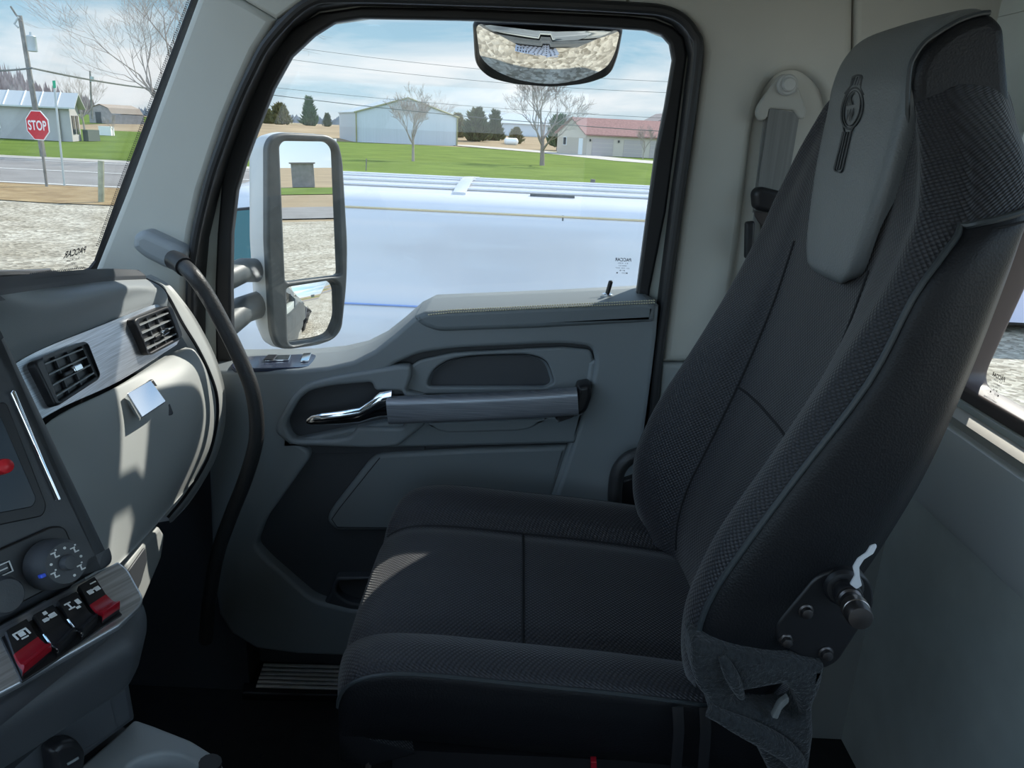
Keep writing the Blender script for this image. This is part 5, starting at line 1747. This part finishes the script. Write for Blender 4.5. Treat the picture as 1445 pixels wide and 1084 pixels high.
make('roof_seam', sweep([Vector((-.33, 4.2, 2.125)), Vector((-.33, 4.35, 2.143)), Vector((-.33, 4.9, 2.168)), Vector((-.33, 5.6, 2.132))], rbox2(.07, .016, .006, 2), (1, 0, 0)), M_van, van)
make('roof_plate', box((.05, 4.24, 2.122), (.29, 4.27, 2.140)), M_mframe, van)
make('bumper', box((-3.15, 4.25, .38), (-2.95, 5.55, .62)), M_dark, van)
for x in (-2.3, 1.4):
    for y in (3.97, 5.64):
        wl = make('wheel', lathe(Fr((x, y + .21, .36), (1, 0, 0), (0, 0, 1)), [(.20, 0), (.345, .01), (.36, .04), (.36, .18), (.345, .215), (.22, .218)], 32), M_tire, van)
        make('rim', lathe(Fr((x, y + .20, .36), (1, 0, 0), (0, 0, 1)), [(.22, 0), (.22, .205), (.15, .19), (.05, .21), (.01, .21)], 24), M_zinc, wl)

# pale box trailer glimpsed through the back window
o = thing('box_trailer', 'low pale lavender box trailer seen past the seat through the back window', 'trailer', (10.5, 12.6, 0))
bx = V(1430, 457, z=.16)
make('box', box((bx.x - 2.5, bx.y + .1, .16), (bx.x + 8.0, bx.y + 2.3, 1.6)), M_lavender, o)
make('chassis', box((bx.x - 2.3, bx.y + .3, .08), (bx.x + 7.9, bx.y + 2.1, .16)), M_black, o)
for x in (bx.x - 1, bx.x + 6):
    make('wheel', lathe(Fr((x, bx.y + .12, .30), (1, 0, 0), (0, 0, 1)), [(.15, 0), (.30, .01), (.30, .10), (.15, .11)], 24), M_tire, o)

# ------------------------------------------------------------------ truck outside: mirrors and steps
MO = V(437, 340, y=1.73)
mn = Vector((.790, -.612, .032)).normalized()
mu = Vector((.612, .790, 0)).normalized()
mv = mn.cross(mu)
MF = Fr(MO, mu, mv)
mir = thing('door_mirror', 'tall grey door mirror with a flat upper glass and a small convex lower glass', 'mirror', MO - Vector((0, 0, .24)))
OUT = [(376, 205, 14), (384, 191, 10), (400, 187, 10), (462, 190, 14), (477, 200, 10), (483, 225, 12), (490, 345, 20), (489, 400, 20), (482, 465, 14), (470, 480, 12), (412, 493, 14), (392, 492, 12), (383, 470, 16), (376, 340)]
UPG = [(394, 206, 8), (400, 199, 8), (464, 200, 8), (473, 210, 8), (480, 386, 4), (476, 389, 3), (405, 398, 3), (402, 395, 3)]
LOG = [(404, 408, 4), (408, 405, 4), (470, 395, 6), (479, 402, 6), (479, 450, 10), (470, 475, 10), (446, 483), (412, 488, 8), (406, 482, 6)]
make('face_frame', prism(MF, OUT, -.03, .004, holes=[rnd(UPG, 4), rnd(LOG, 4)], bevel=.006, r=8, res=3), M_mframe, mir)
sh = rnd(OUT, 8)
ctr_ = (432, 340)
rings = []
for s, h in ((1.0, -.012), (1.005, -.03), (.99, -.052), (.93, -.072), (.80, -.084), (.5, -.090), (.01, -.092)):
    rings.append([MF.w(*MF.uv(ctr_[0] + (p[0] - ctr_[0]) * s, ctr_[1] + (p[1] - ctr_[1]) * s), h) for p in sh])
nn = len(sh)
make('shell', Geo([p for r_ in rings for p in r_], [(i * nn + k, i * nn + (k + 1) % nn, (i + 1) * nn + (k + 1) % nn, (i + 1) * nn + k) for i in range(len(rings) - 1) for k in range(nn)]), M_shell, mir, angle=50)
make('backing', prism(MF, [(390, 196), (476, 196), (483, 400), (478, 480), (404, 488), (396, 400)], -.034, -.026, bevel=.002), M_black, mir)
make('upper_glass', prism(MF, [(390, 196), (478, 196), (484, 392), (400, 402)], -.012, -.008, bevel=0), M_mirror, mir, angle=0)
cg = [MF.uv(*p) for p in rnd(LOG, 4)]
cxm, cym = MF.uv(442, 440)
RR = .42
TILT = Vector((0.0, 0.02))
rings = []
for s in (0.0001, .2, .4, .6, .8, 1.0, 1.05):
    rg2 = []
    for a, b in cg:
        dx, dy = (a - cxm) * s, (b - cym) * s
        rg2.append(MF.w(cxm + dx, cym + dy, -.004 - (dx * dx + dy * dy) / (2 * RR) + dx * TILT.x + dy * TILT.y))
    rings.append(rg2)
nn = len(cg)
make('convex_glass', Geo([p for r_ in rings for p in r_], [(i * nn + k, i * nn + (k + 1) % nn, (i + 1) * nn + (k + 1) % nn, (i + 1) * nn + k) for i in range(len(rings) - 1) for k in range(nn)]), M_mirror, mir, angle=60)
for (y0, y1, x1, r_) in ((385, 397, 300, .026), (434, 468, 300, .030)):
    a = MF.p(384, y0, -.05)
    b = V(x1, y1, y=1.52)
    sw_ = make('arm', tube([a, a.lerp(b, .35) + Vector((0, 0, .008)), a.lerp(b, .7), b], r_, 14), M_mframe, mir)
    c = a.lerp(b, .78)
    make('bolt', lathe(Fr(c + Vector((0, -r_ * .8, 0)), (1, 0, 0), (0, 0, 1)), [(.012, 0), (.012, .010), (.008, .013), (.001, .013)], 16), M_shell, sw_)

# round lookdown mirror over the window
LO = V(772, 75, y=1.635)
LF = Fr(LO, (1, 0, 0), Vector((0, -.69, .72)))
lm = thing('lookdown_mirror', 'wide black rimmed convex lookdown mirror above the passenger window', 'mirror', LO)
LOUT = [(668, 34, 6), (674, 28, 6), (770, 30), (872, 37, 6), (878, 42, 6), (872, 75, 10), (862, 102, 12), (830, 114, 20), (780, 119, 20), (720, 114, 20), (688, 105, 16), (671, 88, 12)]
lo = rnd(LOUT, 14)
lc = (772, 72)


def ring_(s, h):
    return [LF.w(*LF.uv(lc[0] + (p[0] - lc[0]) * s, lc[1] + (p[1] - lc[1]) * s), h) for p in lo]


def ring_geo(rings):
    nn = len(rings[0])
    return Geo([p for r_ in rings for p in r_], [(i * nn + k, i * nn + (k + 1) % nn, (i + 1) * nn + (k + 1) % nn, (i + 1) * nn + k) for i in range(len(rings) - 1) for k in range(nn)])


make('rim', ring_geo([ring_(.955, -.004), ring_(.96, .007), ring_(.98, .010), ring_(1.0, .006), ring_(1.01, -.002), ring_(1.0, -.006), ring_(.9, -.012), ring_(.6, -.016), ring_(.01, -.018)]), M_black, lm, angle=60)
lcg = [LF.uv(*p) for p in lo]
cxl, cyl = LF.uv(*lc)
RL = .50
rings = []
for s in (.0001, .15, .3, .45, .6, .75, .9, .975):
    rings.append([LF.w(cxl + (a - cxl) * s, cyl + (b - cyl) * s, .004 + .018 + .12 * (b - cyl) * s - (((a - cxl) * s) ** 2 + ((b - cyl) * s) ** 2) / (2 * RL)) for a, b in lcg])
make('convex_glass', ring_geo(rings), M_mirror, lm, angle=60)
make('bracket', tube([LF.w(0, .05, -.025), LO + Vector((0, -.02, .11)), LO + Vector((0, -.09, .13))], .018, 10), M_mframe, lm)

# outer skin and step of the truck, seen in the mirrors
struct('wall_outside', box((-.62, 1.5, 1.0), (.85, 1.53, 1.95)) + box((-.60, 1.5, 2.66), (.95, 1.53, 2.86)), M_mframe)
o = thing('cab_step', 'perforated metal cab step below the passenger door, seen in the lookdown mirror', 'step', (-.1, 1.65, .55))
stp = box((-.42, 1.50, .58), (.25, 1.78, .62))
make('tread', stp, M_stepsteel, o)
make('tread_hole', gsum_fast([lathe(Fr((-.38 + .045 * i, 1.53 + .045 * j, .62), (1, 0, 0), (0, 1, 0)), [(.012, 0), (.012, .002), (.001, .002)], 8) for i in range(14) for j in range(6)]), M_black, o)
make('hanger', box((-.36, 1.50, .60), (-.32, 1.56, 1.05)) + box((.15, 1.50, .60), (.19, 1.56, 1.05)), M_black, o)

struct('rear_road', patch([(36, -200), (47, -200), (47, 22), (36, 23)], 0.0), M_road, origin=(0, 0, 0))
struct('rear_lawn', patch([(70, -300), (93, -300), (93, 20), (70, 20)], 0.0), M_lawn, origin=(0, 0, 0))


def mirrored(px, py, dist):
    p = MF.p(px, py, -.008)
    d = (p - EYE).normalized()
    return p + (d - mn * 2 * d.dot(mn)) * dist


q = mirrored(428, 214, 96)
o = thing('storage_shed', 'small brown storage shed far behind the truck, reflected in the tall door mirror', 'shed', (q.x, q.y, 0))
make('wall', box((q.x, q.y - 1.3, 0), (q.x + 3, q.y + 1.3, 2.7)), M_shed, o)
make('roof', box((q.x - .2, q.y - 1.5, 2.7), (q.x + 3.2, q.y + 1.5, 2.85)), M_greyroof, o)
# rear of the truck, seen in the convex glass
o = thing('truck_chassis', 'black truck chassis with rear wheels behind the cab, seen in the convex mirror glass', 'chassis', (3.6, .4, 0))
make('rail', box((1.0, .05, .75), (6.2, .15, 1.02)) + box((1.0, .75, .75), (6.2, .85, 1.02)), M_black, o)
make('fuel_tank', tube([Vector((1.1, 1.12, .72)), Vector((1.14, 1.12, .72)), Vector((2.3, 1.12, .72)), Vector((2.34, 1.12, .72))], [.26, .30, .30, .26], 28), M_chrome, o)
for x in (4.2, 5.5):
    wl = make('wheel', lathe(Fr((x, .95, .52), (1, 0, 0), (0, 0, 1)), [(.28, -.45), (.50, -.44), (.52, -.40), (.52, -.02), (.50, .02), (.30, .03)][::-1] if False else [(.30, -.40), (.50, -.39), (.52, -.35), (.52, -.02), (.50, .0), (.30, .01)], 32), M_tire, o)
    make('rim', lathe(Fr((x, .95, .52), (1, 0, 0), (0, 0, 1)), [(.30, -.3), (.30, .0), (.18, -.10), (.10, -.02), (.01, -.02)], 24), M_chrome, wl)
make('mud_guard', tube([Vector((4.85 + 1.3 * math.cos(a), .95 + .2, .55 + .62 * math.sin(a))) for a in (.15, .5, .9, 1.3, 1.6, 1.9, 2.3, 2.7, 3.0)], .03, 8), M_dark, o)
